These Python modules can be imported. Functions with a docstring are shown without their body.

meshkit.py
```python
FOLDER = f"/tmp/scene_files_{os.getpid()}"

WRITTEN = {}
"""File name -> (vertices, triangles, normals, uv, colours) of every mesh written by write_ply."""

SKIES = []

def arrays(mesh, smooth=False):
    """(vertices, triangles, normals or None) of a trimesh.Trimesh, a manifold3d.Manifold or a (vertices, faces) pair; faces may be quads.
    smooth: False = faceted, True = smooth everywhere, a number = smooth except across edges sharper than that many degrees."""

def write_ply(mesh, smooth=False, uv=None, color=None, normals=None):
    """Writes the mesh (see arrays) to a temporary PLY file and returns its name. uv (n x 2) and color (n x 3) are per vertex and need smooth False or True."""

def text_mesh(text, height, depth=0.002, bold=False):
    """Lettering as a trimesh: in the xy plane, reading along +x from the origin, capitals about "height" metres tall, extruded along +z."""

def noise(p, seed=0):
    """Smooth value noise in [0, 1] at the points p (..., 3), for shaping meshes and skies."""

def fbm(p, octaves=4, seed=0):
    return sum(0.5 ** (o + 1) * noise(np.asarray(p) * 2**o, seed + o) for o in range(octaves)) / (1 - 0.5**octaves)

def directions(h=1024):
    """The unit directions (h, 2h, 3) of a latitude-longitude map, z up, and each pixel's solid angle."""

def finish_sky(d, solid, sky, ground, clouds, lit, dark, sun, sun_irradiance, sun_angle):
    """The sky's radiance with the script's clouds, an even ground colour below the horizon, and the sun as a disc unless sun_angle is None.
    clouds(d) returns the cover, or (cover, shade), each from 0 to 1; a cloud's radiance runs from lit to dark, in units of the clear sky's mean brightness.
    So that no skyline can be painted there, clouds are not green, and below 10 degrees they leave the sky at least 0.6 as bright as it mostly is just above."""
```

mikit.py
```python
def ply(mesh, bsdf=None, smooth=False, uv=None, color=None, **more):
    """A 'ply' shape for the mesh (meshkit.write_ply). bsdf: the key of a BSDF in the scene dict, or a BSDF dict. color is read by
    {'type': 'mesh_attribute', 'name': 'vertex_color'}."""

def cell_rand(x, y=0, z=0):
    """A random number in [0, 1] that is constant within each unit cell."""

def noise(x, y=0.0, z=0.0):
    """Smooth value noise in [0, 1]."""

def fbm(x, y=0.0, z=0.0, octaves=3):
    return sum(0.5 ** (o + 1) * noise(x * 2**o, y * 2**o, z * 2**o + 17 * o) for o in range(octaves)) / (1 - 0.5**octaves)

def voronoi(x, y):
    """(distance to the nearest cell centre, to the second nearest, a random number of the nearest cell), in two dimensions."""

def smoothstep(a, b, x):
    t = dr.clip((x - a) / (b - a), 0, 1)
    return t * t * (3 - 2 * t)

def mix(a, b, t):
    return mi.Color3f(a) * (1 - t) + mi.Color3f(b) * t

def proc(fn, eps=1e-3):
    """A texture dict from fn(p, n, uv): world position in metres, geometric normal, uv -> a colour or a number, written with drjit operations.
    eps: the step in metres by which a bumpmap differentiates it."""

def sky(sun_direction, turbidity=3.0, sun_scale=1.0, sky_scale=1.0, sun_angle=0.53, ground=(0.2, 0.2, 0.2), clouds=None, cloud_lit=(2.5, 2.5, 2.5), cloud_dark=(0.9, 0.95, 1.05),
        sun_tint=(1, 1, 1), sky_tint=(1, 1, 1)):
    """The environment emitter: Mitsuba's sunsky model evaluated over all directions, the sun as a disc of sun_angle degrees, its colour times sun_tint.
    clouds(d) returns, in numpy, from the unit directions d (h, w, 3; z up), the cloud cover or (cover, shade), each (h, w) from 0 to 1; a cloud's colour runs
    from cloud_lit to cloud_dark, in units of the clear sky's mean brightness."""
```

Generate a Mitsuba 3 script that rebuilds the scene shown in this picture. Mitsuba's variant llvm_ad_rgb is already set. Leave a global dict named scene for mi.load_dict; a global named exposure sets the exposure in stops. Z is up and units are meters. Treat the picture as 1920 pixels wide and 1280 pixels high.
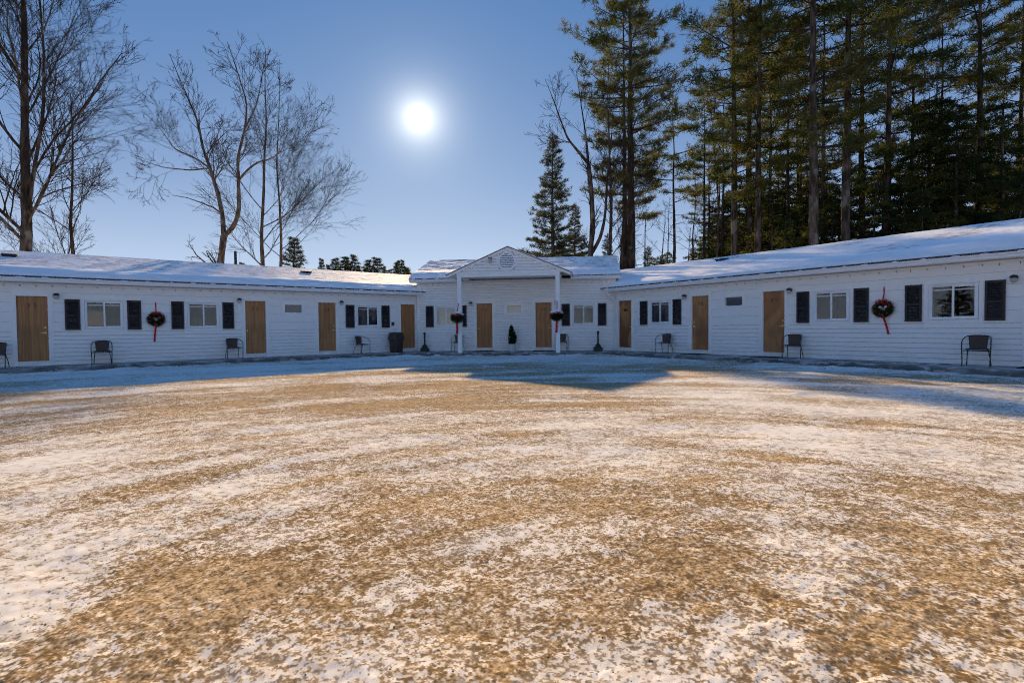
import math, numpy as np, trimesh, drjit as dr, mitsuba as mi, mikit, meshkit
import shapely
from shapely.geometry import box as sbox, Polygon, Point
from mikit import noise, fbm, smoothstep, mix, proc, cell_rand
T = mi.ScalarTransform4f
scene, labels = {}, {}
rng = np.random.default_rng(7)

# ------------------------------------------------------------------ camera, sky, exposure
H0, PITCH, ROLL, FPX = 1.27, math.radians(1.4915), math.radians(-0.5521), 987.48
fw = np.array([0, math.cos(PITCH), -math.sin(PITCH)])
r0 = np.array([1.0, 0, 0]); u0 = np.cross(r0, fw)
up = -math.sin(ROLL) * r0 + math.cos(ROLL) * u0
eye = np.array([0, 0, H0])
scene['camera'] = {'type': 'perspective', 'fov': math.degrees(2 * math.atan(960 / FPX)), 'fov_axis': 'x', 'near_clip': 0.05, 'far_clip': 3000.0,
                   'to_world': T().look_at(origin=eye.tolist(), target=(eye + fw).tolist(), up=up.tolist())}
SUN = (-0.1574, 0.9186, 0.3625)
def veil(d):
    """thin winter haze over the whole sky, paler towards the horizon, brightest where it scatters the sun forwards"""
    ang = np.degrees(np.arccos(np.clip(d @ (np.array(SUN) / np.linalg.norm(SUN)), -1, 1))); el = np.degrees(np.arcsin(np.clip(d[..., 2], 0, 1)))
    n = meshkit.fbm(d * [3.0, 3.0, 7.0], 4, 5)
    pale = 0.33 * np.exp(-el / 11.0) + 0.85 * np.exp(-ang / 1.45) + 0.045 * np.exp(-ang / 8.0)
    return 0.84 + 0.1 * (n - 0.5), 1 - np.clip(pale * (0.85 + 0.3 * n), 0, 1)
scene['sky'] = mikit.sky(SUN, turbidity=2.2, sun_scale=0.98, sky_scale=0.62, sun_angle=1.3, ground=(0.3, 0.3, 0.3), sky_tint=(0.80, 0.95, 1.2), sun_tint=(1.0, 0.96, 0.90), clouds=veil, cloud_lit=(8.9, 9.0, 8.6), cloud_dark=(0.14, 0.62, 1.66))
exposure = 2.6

# ------------------------------------------------------------------ mesh helpers
class MB:
    """collects pieces into one mesh"""
    def __init__(self): self.v, self.f, self.n = [], [], 0
    def add(self, v, f):
        v, f = np.asarray(v, float), np.asarray(f, int)
        if f.shape[1] == 4: f = np.vstack([f[:, [0, 1, 2]], f[:, [0, 2, 3]]])
        self.v.append(v); self.f.append(f + self.n); self.n += len(v); return self
    def mesh(self, m): return self.add(m.vertices, m.faces)
    def box(self, x0, x1, y0, y1, z0, z1):
        v = [(x, y, z) for x in (x0, x1) for y in (y0, y1) for z in (z0, z1)]
        f = [[0, 1, 3, 2], [4, 6, 7, 5], [0, 4, 5, 1], [2, 3, 7, 6], [0, 2, 6, 4], [1, 5, 7, 3]]
        return self.add(v, f)
    def prism(self, prof, x0, x1):
        """profile of (y, z) points, swept along x"""
        n = len(prof); p = np.array(prof, float)
        v = np.vstack([np.c_[np.full(n, x0), p], np.c_[np.full(n, x1), p]])
        f = [[i, (i + 1) % n, n + (i + 1) % n] for i in range(n)] + [[i, n + (i + 1) % n, n + i] for i in range(n)]
        f += [[0, i + 1, i] for i in range(1, n - 1)] + [[n, n + i, n + i + 1] for i in range(1, n - 1)]
        return self.add(v, f)
    def tube(self, pts, rad, sides=6, cap=True):
        v, f = tube(pts, rad, sides); self.add(v, f)
        return self
    def get(self):
        return np.vstack(self.v), np.vstack(self.f)
    def tm(self):
        v, f = self.get(); return trimesh.Trimesh(v, f, process=False)

def tube(pts, rad, sides=6, closed=False):
    p = np.asarray(pts, float); n = len(p)
    rad = np.broadcast_to(np.asarray(rad, float), (n,))
    t = np.gradient(p, axis=0)
    if closed: t = np.roll(p, -1, 0) - np.roll(p, 1, 0)
    t /= np.linalg.norm(t, axis=1, keepdims=True) + 1e-12
    m = t.mean(0); ax = np.eye(3)[np.argmin(np.abs(t).max(0))]
    a = np.cross(t, ax); a /= np.linalg.norm(a, axis=1, keepdims=True) + 1e-12
    b = np.cross(t, a); th = np.arange(sides) * 2 * math.pi / sides
    v = (p[:, None] + rad[:, None, None] * (np.cos(th)[None, :, None] * a[:, None] + np.sin(th)[None, :, None] * b[:, None])).reshape(-1, 3)
    i, j = np.meshgrid(np.arange(n if closed else n - 1), np.arange(sides), indexing='ij'); i2 = (i + 1) % n; j2 = (j + 1) % sides
    q = np.stack([i * sides + j, i * sides + j2, i2 * sides + j2, i2 * sides + j], -1).reshape(-1, 4)
    f = np.vstack([q[:, [0, 1, 2]], q[:, [0, 2, 3]]])
    if not closed:
        e = (n - 1) * sides
        f = np.vstack([f, [[0, k + 1, k] for k in range(1, sides - 1)], [[e, e + k, e + k + 1] for k in range(1, sides - 1)]])
    return v, f

def lathe(prof, n=20):
    """(radius, z) profile"""
    p = np.array(prof, float); th = np.arange(n) * 2 * math.pi / n
    v = np.stack([p[:, :1] * np.cos(th), p[:, :1] * np.sin(th), np.repeat(p[:, 1:], n, 1)], -1).reshape(-1, 3)
    i, j = np.meshgrid(np.arange(len(p) - 1), np.arange(n), indexing='ij'); j2 = (j + 1) % n
    return v, np.stack([i * n + j, i * n + j2, (i + 1) * n + j2, (i + 1) * n + j], -1).reshape(-1, 4)

def number(name):
    if name not in used: used.add(name); return name
    k = 1
    while f'{name}_{k:03d}' in used: k += 1
    used.add(f'{name}_{k:03d}'); return f'{name}_{k:03d}'
used = set()

def obj(name, mesh, bsdf, parent=None, smooth=False, label=None, kind=None, to_world=None, **more):
    key = number(f'{parent}__{name}' if parent else name)
    if isinstance(mesh, MB): mesh = mesh.get()
    d = dict(mesh) if isinstance(mesh, dict) else mikit.ply(mesh, bsdf, smooth=smooth, **more)
    if isinstance(mesh, dict) and bsdf: d['bsdf'] = {'type': 'ref', 'id': bsdf}
    if to_world is not None: d['to_world'] = to_world
    scene[key] = d
    if label or kind:
        labels[key] = {k: v for k, v in (('label', label), ('kind', kind)) if v}
    return key

def thing(name, label, cat, group=None):
    key = number(name); labels[key] = {'label': label, 'category': cat}
    if group: labels[key]['group'] = group
    return key
def tag(key, label, cat, group=None, kind=None):
    labels[key] = {'label': label, 'category': cat}
    if group: labels[key]['group'] = group
    if kind: labels[key]['kind'] = kind
def struct(key, label=None):
    labels[key] = {'kind': 'structure', **({'label': label} if label else {})}

# ------------------------------------------------------------------ frames of the three fronts: x along the wall, -y towards the yard
FR = {'L': (math.radians(38.654), 22.231), 'C': (math.radians(-8.061), 23.889), 'R': (math.radians(-54.727), 17.268)}
def M4(w):
    a, d = FR[w]; m = np.eye(4); c, s = math.cos(a), math.sin(a)
    m[:2, :2] = [[c, -s], [s, c]]; m[:2, 3] = [-s * d, c * d]; return m
def place(w, t, o, z=0.0, rz=0.0):
    """matrix: at t along the wall, o metres out from it, turned rz degrees"""
    m = np.eye(4); a = math.radians(rz); m[:2, :2] = [[math.cos(a), -math.sin(a)], [math.sin(a), math.cos(a)]]; m[:3, 3] = (t, -o, z)
    return T(M4(w) @ m)
def world(w, t, o, z=0.0): return (M4(w) @ np.array([t, -o, z, 1.0]))[:3]
def fobj(w, name, mesh, bsdf, parent=None, **k):
    return obj(name, mesh, bsdf, parent, to_world=T(M4(w)), **k)
def out_of(w, x, y):
    """distance in front of the wall line, vectorised"""
    a, d = FR[w]; return d - (-math.sin(a) * x + math.cos(a) * y)
def along(w, x, y):
    a, d = FR[w]; return math.cos(a) * x + math.sin(a) * y

# ------------------------------------------------------------------ materials
def bs(key, **k): scene[key] = k; return key
def rgb(*c): return {'type': 'rgb', 'value': list(c)}
def prin(key, col, rough=0.6, **k):
    c = col if isinstance(col, dict) else rgb(*col)
    return bs(key, type='twosided', bsdf={'type': 'principled', 'base_color': c, 'roughness': rough, **k})
def diff(key, col): return bs(key, type='twosided', bsdf={'type': 'diffuse', 'reflectance': col if isinstance(col, dict) else rgb(*col)})

def c_paint(p, n, uv):
    a = fbm(p.x * 1.3 + p.y * 1.3, p.y * 0.7, p.z * 1.1, 3); b = noise(p.x * 9 + p.y * 7, p.z * 30, p.y)
    dirt = smoothstep(0.65, 0.2, p.z) * smoothstep(0.35, 0.7, fbm(p.x * 4, p.y * 4, p.z * 6, 2))
    c = mix((0.86, 0.835, 0.80), (0.91, 0.885, 0.85), a) * (0.97 + 0.03 * b)
    return mix(c, (0.55, 0.52, 0.47), dirt * 0.35)
prin('white_paint', proc(c_paint), 0.45)
prin('outlet_grey', (0.22, 0.21, 0.19), 0.5)
diff('joint_shade', (0.46, 0.455, 0.45))  # grey behind the clapboards, its tone standing in for shadow lines under the laps
prin('white_vinyl', (0.84, 0.84, 0.84), 0.35)
prin('soffit_paint', (0.78, 0.77, 0.74), 0.6)
def c_shutter(p, n, uv): return mix((0.006, 0.0055, 0.007), (0.014, 0.013, 0.016), noise(p.x * 20, p.y * 20, p.z * 6))
prin('shutter_paint', proc(c_shutter), 0.5)
prin('black_metal', (0.012, 0.012, 0.014), 0.4, metallic=0.0)
prin('black_plastic', (0.018, 0.017, 0.018), 0.5)
def c_oak(p, n, uv):
    s = p.x * 0.75 + p.y * 0.66
    g = fbm(s * 34 + 3 * noise(p.z * 0.9, s * 4), p.z * 1.1, p.y * 0.3, 3); h = noise(s * 120, p.z * 3)
    c = mix((0.32, 0.125, 0.036), (0.46, 0.205, 0.066), smoothstep(0.3, 0.7, g))
    w = smoothstep(0.45, 0.15, dr.abs(p.z - 1.2)) * noise(s * 3, p.z * 3)
    return c * (0.86 + 0.2 * h) * (1 - 0.18 * w)
prin('oak_veneer', proc(c_oak), 0.45)
def c_oak2(p, n, uv):
    s = p.x * 0.75 + p.y * 0.66
    g = fbm(s * 40 + 3 * noise(p.z * 1.4, s * 5), p.z * 1.1, p.y * 0.3, 3)
    return mix((0.17, 0.065, 0.02), (0.40, 0.175, 0.055), smoothstep(0.3, 0.7, g)) * (0.85 + 0.3 * noise(s * 110, p.z * 3))
prin('dark_oak', proc(c_oak2), 0.45)
prin('brass', (0.78, 0.58, 0.26), 0.35, metallic=0.6)
prin('number_metal', (0.04, 0.03, 0.02), 0.4, metallic=0.5)
bs('pane_glass', type='thindielectric', int_ior=1.5)
bs('lamp_glass', type='principledthin', base_color=rgb(0.72, 0.71, 0.68), diff_trans=1.1, roughness=0.3)
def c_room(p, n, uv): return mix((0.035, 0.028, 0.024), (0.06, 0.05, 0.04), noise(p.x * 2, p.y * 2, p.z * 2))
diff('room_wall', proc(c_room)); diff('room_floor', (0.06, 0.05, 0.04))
diff('bed_linen', (0.75, 0.72, 0.65)); diff('bed_cover', (0.28, 0.30, 0.16))
bs('net_curtain', type='principledthin', base_color=rgb(0.05, 0.05, 0.054), diff_trans=0.6, roughness=0.8)
diff('beige_curtain', (0.62, 0.55, 0.40)); diff('blind_header', (0.6, 0.6, 0.6)); diff('dark_curtain', (0.06, 0.057, 0.06))
def c_shingle(p, n, uv): return mix((0.05, 0.05, 0.055), (0.10, 0.10, 0.105), noise(p.x * 14, p.y * 14, p.z * 30))
prin('shingle', proc(c_shingle), 0.85)
def c_concrete(p, n, uv):
    a = fbm(p.x * 2.5, p.y * 2.5, p.z * 3, 4); b = noise(p.x * 40, p.y * 40, p.z * 40)
    c = mix((0.09, 0.085, 0.08), (0.30, 0.29, 0.28), smoothstep(0.3, 0.72, a)) * (0.85 + 0.3 * b)
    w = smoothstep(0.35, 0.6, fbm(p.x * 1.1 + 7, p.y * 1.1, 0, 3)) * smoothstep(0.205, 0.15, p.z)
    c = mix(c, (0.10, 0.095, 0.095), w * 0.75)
    fr = smoothstep(0.56, 0.68, fbm(p.x * 5 + 3, p.y * 5, p.z * 9, 3))
    return mix(c, (0.6, 0.61, 0.63), fr * 0.5)
prin('concrete', proc(c_concrete), 0.8)
prin('mat_rubber', (0.016, 0.016, 0.018), 0.9)
def c_wicker(p, n, uv):
    w = noise(p.x * 160, p.y * 160, p.z * 130)
    return mix((0.035, 0.019, 0.011), (0.10, 0.055, 0.032), w)
prin('wicker', proc(c_wicker), 0.55)
def c_bin(p, n, uv): return mix((0.03, 0.017, 0.012), (0.055, 0.034, 0.025), noise(p.x * 9, p.y * 9, p.z * 3))
prin('bin_plastic', proc(c_bin), 0.5)
prin('ribbon_red', (0.50, 0.012, 0.018), 0.45)
prin('berry_red', (0.45, 0.008, 0.012), 0.25)
prin('pot_white', (0.62, 0.60, 0.57), 0.5)
prin('snow', (0.84, 0.85, 0.87), 0.7)
def c_cone(p, n, uv): return mix((0.10, 0.06, 0.03), (0.5, 0.48, 0.46), smoothstep(0.5, 0.7, noise(p.x * 40, p.y * 40, p.z * 40)))
prin('pine_cone', proc(c_cone), 0.7)
def c_bark(p, n, uv):
    a = fbm(p.x * 9, p.y * 9, p.z * 1.6, 3); b = noise(p.x * 40, p.y * 40, p.z * 12)
    c = mix((0.034, 0.027, 0.022), (0.115, 0.092, 0.076), smoothstep(0.3, 0.7, a)) * (0.75 + 0.5 * b)
    lich = smoothstep(0.6, 0.72, fbm(p.x * 2.3, p.y * 2.3, p.z * 1.3 + 5, 3))
    return mix(c, (0.30, 0.30, 0.26), lich * 0.45)
diff('bark', proc(c_bark))
def c_bark2(p, n, uv):
    a = fbm(p.x * 9, p.y * 9, p.z * 2.6, 3)
    c = mix((0.07, 0.052, 0.040), (0.19, 0.15, 0.12), smoothstep(0.3, 0.7, a)) * (0.8 + 0.4 * noise(p.x * 30, p.y * 30, p.z * 20))
    return c
diff('pale_bark', proc(c_bark2))
diff('twig', (0.045, 0.034, 0.028))
def leafmat(key, a, b, tr):
    def f(p, n, uv):
        k = fbm(p.x * 0.8, p.y * 0.8, p.z * 0.8, 2); q = noise(p.x * 6, p.y * 6, p.z * 6)
        return mix(a, b, smoothstep(0.3, 0.7, k)) * (0.6 + 0.8 * q)
    bs(key, type='principledthin', base_color=proc(f), diff_trans=tr, roughness=0.6, eta=1.3)
leafmat('pine_needles', (0.060, 0.085, 0.028), (0.130, 0.125, 0.042), 1.0)
leafmat('dark_needles', (0.036, 0.058, 0.022), (0.110, 0.115, 0.036), 1.0)
leafmat('fir_needles', (0.045, 0.060, 0.034), (0.09, 0.092, 0.046), 0.8)
leafmat('wreath_needles', (0.012, 0.035, 0.014), (0.03, 0.06, 0.02), 0.3)

# ------------------------------------------------------------------ the yard: one sheet to the horizon
WALKZ = 0.215
def sstep(a, b, x):
    t = np.clip((x - a) / (b - a), 0, 1); return t * t * (3 - 2 * t)
def front_dist(x, y):
    return np.minimum(np.minimum(out_of('L', x, y), out_of('R', x, y)), out_of('C', x, y))
def N3(x, y, s, seed, oct=1):
    return meshkit.fbm(np.stack([x * s, y * s, np.zeros_like(x)], -1), oct, seed)
def ground_z(x, y):
    d = front_dist(x, y)
    z = 0.085 * sstep(12.0, 2.5, d)
    return z
def yard_relief(x, y, r):
    d = front_dist(x, y)
    fade = lambda s: np.clip(s * 60 / r, 0, 1)
    rut = np.hypot(x - 1.0, y - 1.5); ang = np.arctan2(x - 1.0, y - 1.5)
    h = (N3(x, y, 0.45, 1, 2) - 0.5) * 0.05
    h += (meshkit.noise(np.stack([rut * 2.2, ang * 4, ang * 0], -1), 3) - 0.5) * 0.018
    pat = sstep(0.35, 0.65, N3(x, y, 0.7, 21, 2))
    h += (N3(x, y, 3.2, 5) - 0.5) * 0.014 * fade(0.3) + (N3(x, y, 10, 6) - 0.5) * 0.006 * fade(0.1) * (0.4 + 0.8 * pat)
    h += (N3(x, y, 27, 7) - 0.5) * 0.0055 * fade(0.05) * (0.4 + 0.9 * pat) + (N3(x, y, 60, 8) - 0.5) * 0.0045 * fade(0.03)
    cl = sstep(0.62, 0.85, N3(x, y, 17, 9, 2)); h += cl * 0.0015 * fade(0.08)
    bank = np.exp(-((d - 2.1) / 0.55) ** 2) * (d > -1)
    h += bank * (0.0 + 0.075 * sstep(0.4, 0.75, N3(x, y, 2.2, 11, 3)))
    sn = sstep(7.5, 4.5, d) * (d > 0.5); h += sn * (N3(x, y, 1.6, 13, 3) - 0.5) * 0.05
    cake = np.exp(-((x - 7.1) / 0.7) ** 2 - ((y - 7.7) / 0.13) ** 2); h += cake * 0.09 * N3(x, y, 6, 15, 2)
    cake = np.exp(-((x - 5.15) / 0.2) ** 2 - ((y - 9.4) / 0.09) ** 2); h += cake * 0.04
    return h
az = np.unique(np.r_[np.arange(-55, 55.01, 0.17), np.arange(55, 305.1, 5.0)])[:-1]
az = np.radians(az)
rr = [0.0, 0.6, 1.1]
while rr[-1] < 30: rr.append(rr[-1] + max(0.012, rr[-1] * 0.0078))
while rr[-1] < 1500: rr.append(rr[-1] * 1.06)
rr = np.array(rr[1:])
Rg, Ag = np.meshgrid(rr, az, indexing='ij'); gx, gy = Rg * np.sin(Ag), Rg * np.cos(Ag)
gz = ground_z(gx, gy) + np.where(Rg < 60, yard_relief(gx, gy, Rg), 0)
na = len(az); nr = len(rr)
ii, jj = np.meshgrid(np.arange(nr - 1), np.arange(na), indexing='ij'); j2 = (jj + 1) % na
quad = np.stack([ii * na + jj, ii * na + j2, (ii + 1) * na + j2, (ii + 1) * na + jj], -1).reshape(-1, 4)
gv = np.stack([gx, gy, gz], -1).reshape(-1, 3); gf = np.vstack([quad[:, [0, 2, 1]], quad[:, [0, 3, 2]]])
c0 = len(gv); gv = np.vstack([gv, [[0, 0, 0]]]); gf = np.vstack([gf, [[c0, (k + 1) % na, k] for k in range(na)]])
def c_ground(p, n, uv):
    x, y = p.x, p.y
    dL = FR['L'][1] - (-math.sin(FR['L'][0]) * x + math.cos(FR['L'][0]) * y)
    dC = FR['C'][1] - (-math.sin(FR['C'][0]) * x + math.cos(FR['C'][0]) * y)
    dR = FR['R'][1] - (-math.sin(FR['R'][0]) * x + math.cos(FR['R'][0]) * y)
    d = dr.minimum(dr.minimum(dL, dR), dC)
    rut = dr.sqrt(dr.square(x - 1.0) + dr.square(y - 1.5)); ang = dr.atan2(x - 1.0, y - 1.5)
    big = fbm(x * 0.33 + 3.1, y * 0.45 + 1.7, 0, 2); mid = fbm(x * 1.25, y * 1.6, 2.0, 3)
    streak = fbm(rut * 1.7, ang * 2.2, 3.0, 2); thin = noise(rut * 7, ang * 6 + 9, 1.0)
    wv = noise(x * 0.21, y * 0.21, 9.0); q1 = dr.abs(y - 0.10 * x - 11.2 - 2.6 * noise(x * 0.09, 0.3, 2.0)); q2 = dr.abs(rut - 9.4 - 1.2 * noise(ang * 1.3, 4.4, 1.0)); q3 = dr.abs(rut - 5.6 - 0.9 * noise(ang * 1.7, 2.2, 1.0))
    trk = smoothstep(0.20, 0.07, dr.abs(q1 - 0.75)) + smoothstep(0.20, 0.07, dr.abs(q2 - 0.75)) + smoothstep(0.17, 0.06, dr.abs(q3 - 0.75))
    cover = 0.26 * big + 0.36 * mid + 0.48 * streak + 0.24 * thin - 0.165 + 0.24 * dr.minimum(trk, 1.0) * (wv - 0.30)
    cover = cover + 0.15 * smoothstep(8.2, 6.6, dL) * smoothstep(0.0, 3.0, dC) + 0.05 * smoothstep(7.5, 5.0, dC) + 0.22 * (noise(dL * 1.6 + 2.0 * noise(x * 0.3, y * 0.3, 3.0), dR * 0.25, 6.0) - 0.5) * smoothstep(8.5, 6.5, d) + 0.10 * smoothstep(5.0, 2.5, d)
    f1 = noise(x * 6.5, y * 7.5, 5.0); f2 = noise(x * 23, y * 25, 6.0); f3 = noise(x * 66, y * 68, 4.0); f4 = noise(x * 135, y * 138, 8.0)
    f = 0.10 * f1 + 0.24 * f2 + 0.36 * f3 + 0.30 * f4
    th = 0.515 - (cover - 0.5) * 0.80
    m = smoothstep(th - 0.09, th + 0.11, f)
    sand = mix((0.19, 0.125, 0.062), (0.63, 0.465, 0.275), dr.clip(0.5 + 1.1 * (f3 - 0.5) + 0.8 * (f4 - 0.5) + 0.5 * (f2 - 0.5) - 0.5 * (mid - 0.5), 0, 1))
    sand = mix(sand, (0.12, 0.085, 0.05), smoothstep(0.70, 0.86, noise(x * 55, y * 55, 12.0)) * 0.6)
    sand = mix(sand, (0.60, 0.53, 0.45), smoothstep(0.40, 0.62, cover) * 0.35)
    snow = mix((0.72, 0.665, 0.575), (0.88, 0.865, 0.83), smoothstep(0.35, 0.80, 0.45 * f2 + 0.55 * cover))
    return mix(sand, snow, m * 0.93)
def h_ground(p, n, uv):
    return 0.6 * noise(p.x * 70, p.y * 70, 1.0) + 0.4 * noise(p.x * 150, p.y * 150, 2.0)
bs('gravel_snow', type='twosided', bsdf={'type': 'diffuse', 'reflectance': proc(c_ground)})
def pebbles(n, r0, r1, size, seed, bs_, name, label):
    r = np.random.default_rng(seed); rad = np.sqrt(r.uniform(r0 ** 2, r1 ** 2, n)); a = np.radians(r.uniform(-46, 46, n)); x, y = rad * np.sin(a), rad * np.cos(a)
    keep = N3(x, y, 0.9, 33, 2) + 0.25 * r.normal(size=n) > 0.5; x, y = x[keep], y[keep]; n = len(x); sz = size[0] * (size[1] / size[0]) ** (r.uniform(0, 1, n) ** 2.6)
    o = np.array([[1, 0, 0], [-1, 0, 0], [0, 1, 0], [0, -1, 0], [0, 0, 1], [0, 0, -1.0]]); f = np.array([[0, 2, 4], [2, 1, 4], [1, 3, 4], [3, 0, 4], [2, 0, 5], [1, 2, 5], [3, 1, 5], [0, 3, 5]])
    v = o[None] * r.uniform(0.6, 1.2, (n, 6, 1)) * sz[:, None, None]; v[..., 2] *= 0.62; th = r.uniform(0, 6.28, n); c, q = np.cos(th)[:, None], np.sin(th)[:, None]
    v = np.stack([v[..., 0] * c - v[..., 1] * q, v[..., 0] * q + v[..., 1] * c, v[..., 2] + 0.15 * v[..., 0]], -1); rr_ = np.hypot(x, y)
    v += np.stack([x, y, ground_z(x, y) + yard_relief(x, y, rr_) + sz * 0.15], -1)[:, None]
    obj(name, (v.reshape(-1, 3), (f[None] + np.arange(n)[:, None, None] * 6).reshape(-1, 3)), bs_, kind='stuff'); labels[name] = {'kind': 'stuff', 'label': label, 'category': 'gravel' if bs_ == 'pebble' else 'snow'}
def c_peb(p, n, uv): return mix((0.22, 0.165, 0.11), (0.5, 0.41, 0.3), cell_rand(p.x * 30, p.y * 30)) 
diff('pebble', proc(c_peb))
pebbles(6000, 1.5, 6.0, (0.002, 0.008), 61, 'pebble', 'gravel', 'loose tan gravel stones scattered over the yard')
pebbles(250, 3, 13, (0.004, 0.009), 62, 'pebble', 'gravel_001', 'loose tan gravel stones scattered over the yard')
pebbles(1500, 1.6, 8.0, (0.002, 0.006), 63, 'snow', 'snow_crumbs', 'crumbs of frozen snow scattered over the gravel yard')
obj('ground', trimesh.Trimesh(gv, gf, process=False), 'gravel_snow', smooth=True); struct('ground', 'snow dusted tan gravel yard in front of the motel')

# ------------------------------------------------------------------ concrete walk: slabs along the three fronts
CL_t, LC_t, CR_t, RC_t = -7.86, 12.07, 1.31, -16.38          # where the fronts meet
Lx = lambda t, o: tuple(world('L', t, o)[:2]); Cx = lambda t, o: tuple(world('C', t, o)[:2]); Rx = lambda t, o: tuple(world('R', t, o)[:2])
WL, WC, WR = 1.4, 1.95, 1.4
stripL = Polygon([Lx(-8, WL), Lx(13.5, WL), Lx(13.5, -0.1), Lx(-8, -0.1)])
stripC = Polygon([Cx(-9.5, WC), Cx(3, WC), Cx(3, -0.1), Cx(-9.5, -0.1)])
stripR = Polygon([Rx(-18, WR), Rx(1.5, WR), Rx(1.5, -0.1), Rx(-18, -0.1)])
yardL = Polygon([Lx(-30, -0.1), Lx(30, -0.1), Lx(30, 40), Lx(-30, 40)]); yardC = Polygon([Cx(-30, -0.1), Cx(30, -0.1), Cx(30, 40), Cx(-30, 40)]); yardR = Polygon([Rx(-30, -0.1), Rx(30, -0.1), Rx(30, 40), Rx(-30, 40)])
yard = yardL & yardC & yardR
struct('walk', 'low grey concrete walk with a worn kerb edge along the motel fronts')
def slab(poly, top=WALKZ):
    for g in getattr(poly, 'geoms', [poly]):
        if g.area < 0.02: continue
        g = g.buffer(-0.006)
        m = trimesh.creation.extrude_polygon(g, 0.5, engine='earcut'); m.apply_translation([0, 0, top - 0.5 + rng.uniform(-0.004, 0.004)])
        bev = None
        obj('slab', m, 'concrete', 'walk')
polyC = stripC & yard
polyL = (stripL & yard) - polyC.buffer(0.001); polyR = (stripR & yard) - polyC.buffer(0.001)
for k in range(-3, 8):
    slab(polyL & Polygon([Lx(k * 2.4, 9), Lx(k * 2.4 + 2.4, 9), Lx(k * 2.4 + 2.4, -9), Lx(k * 2.4, -9)]))
for k in range(-5, 2):
    slab(polyC & Polygon([Cx(k * 2.6, 9), Cx(k * 2.6 + 2.6, 9), Cx(k * 2.6 + 2.6, -9), Cx(k * 2.6, -9)]))
for k in range(-8, 1):
    slab(polyR & Polygon([Rx(k * 2.3, 9), Rx(k * 2.3 + 2.3, 9), Rx(k * 2.3 + 2.3, -9), Rx(k * 2.3, -9)]))

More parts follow.
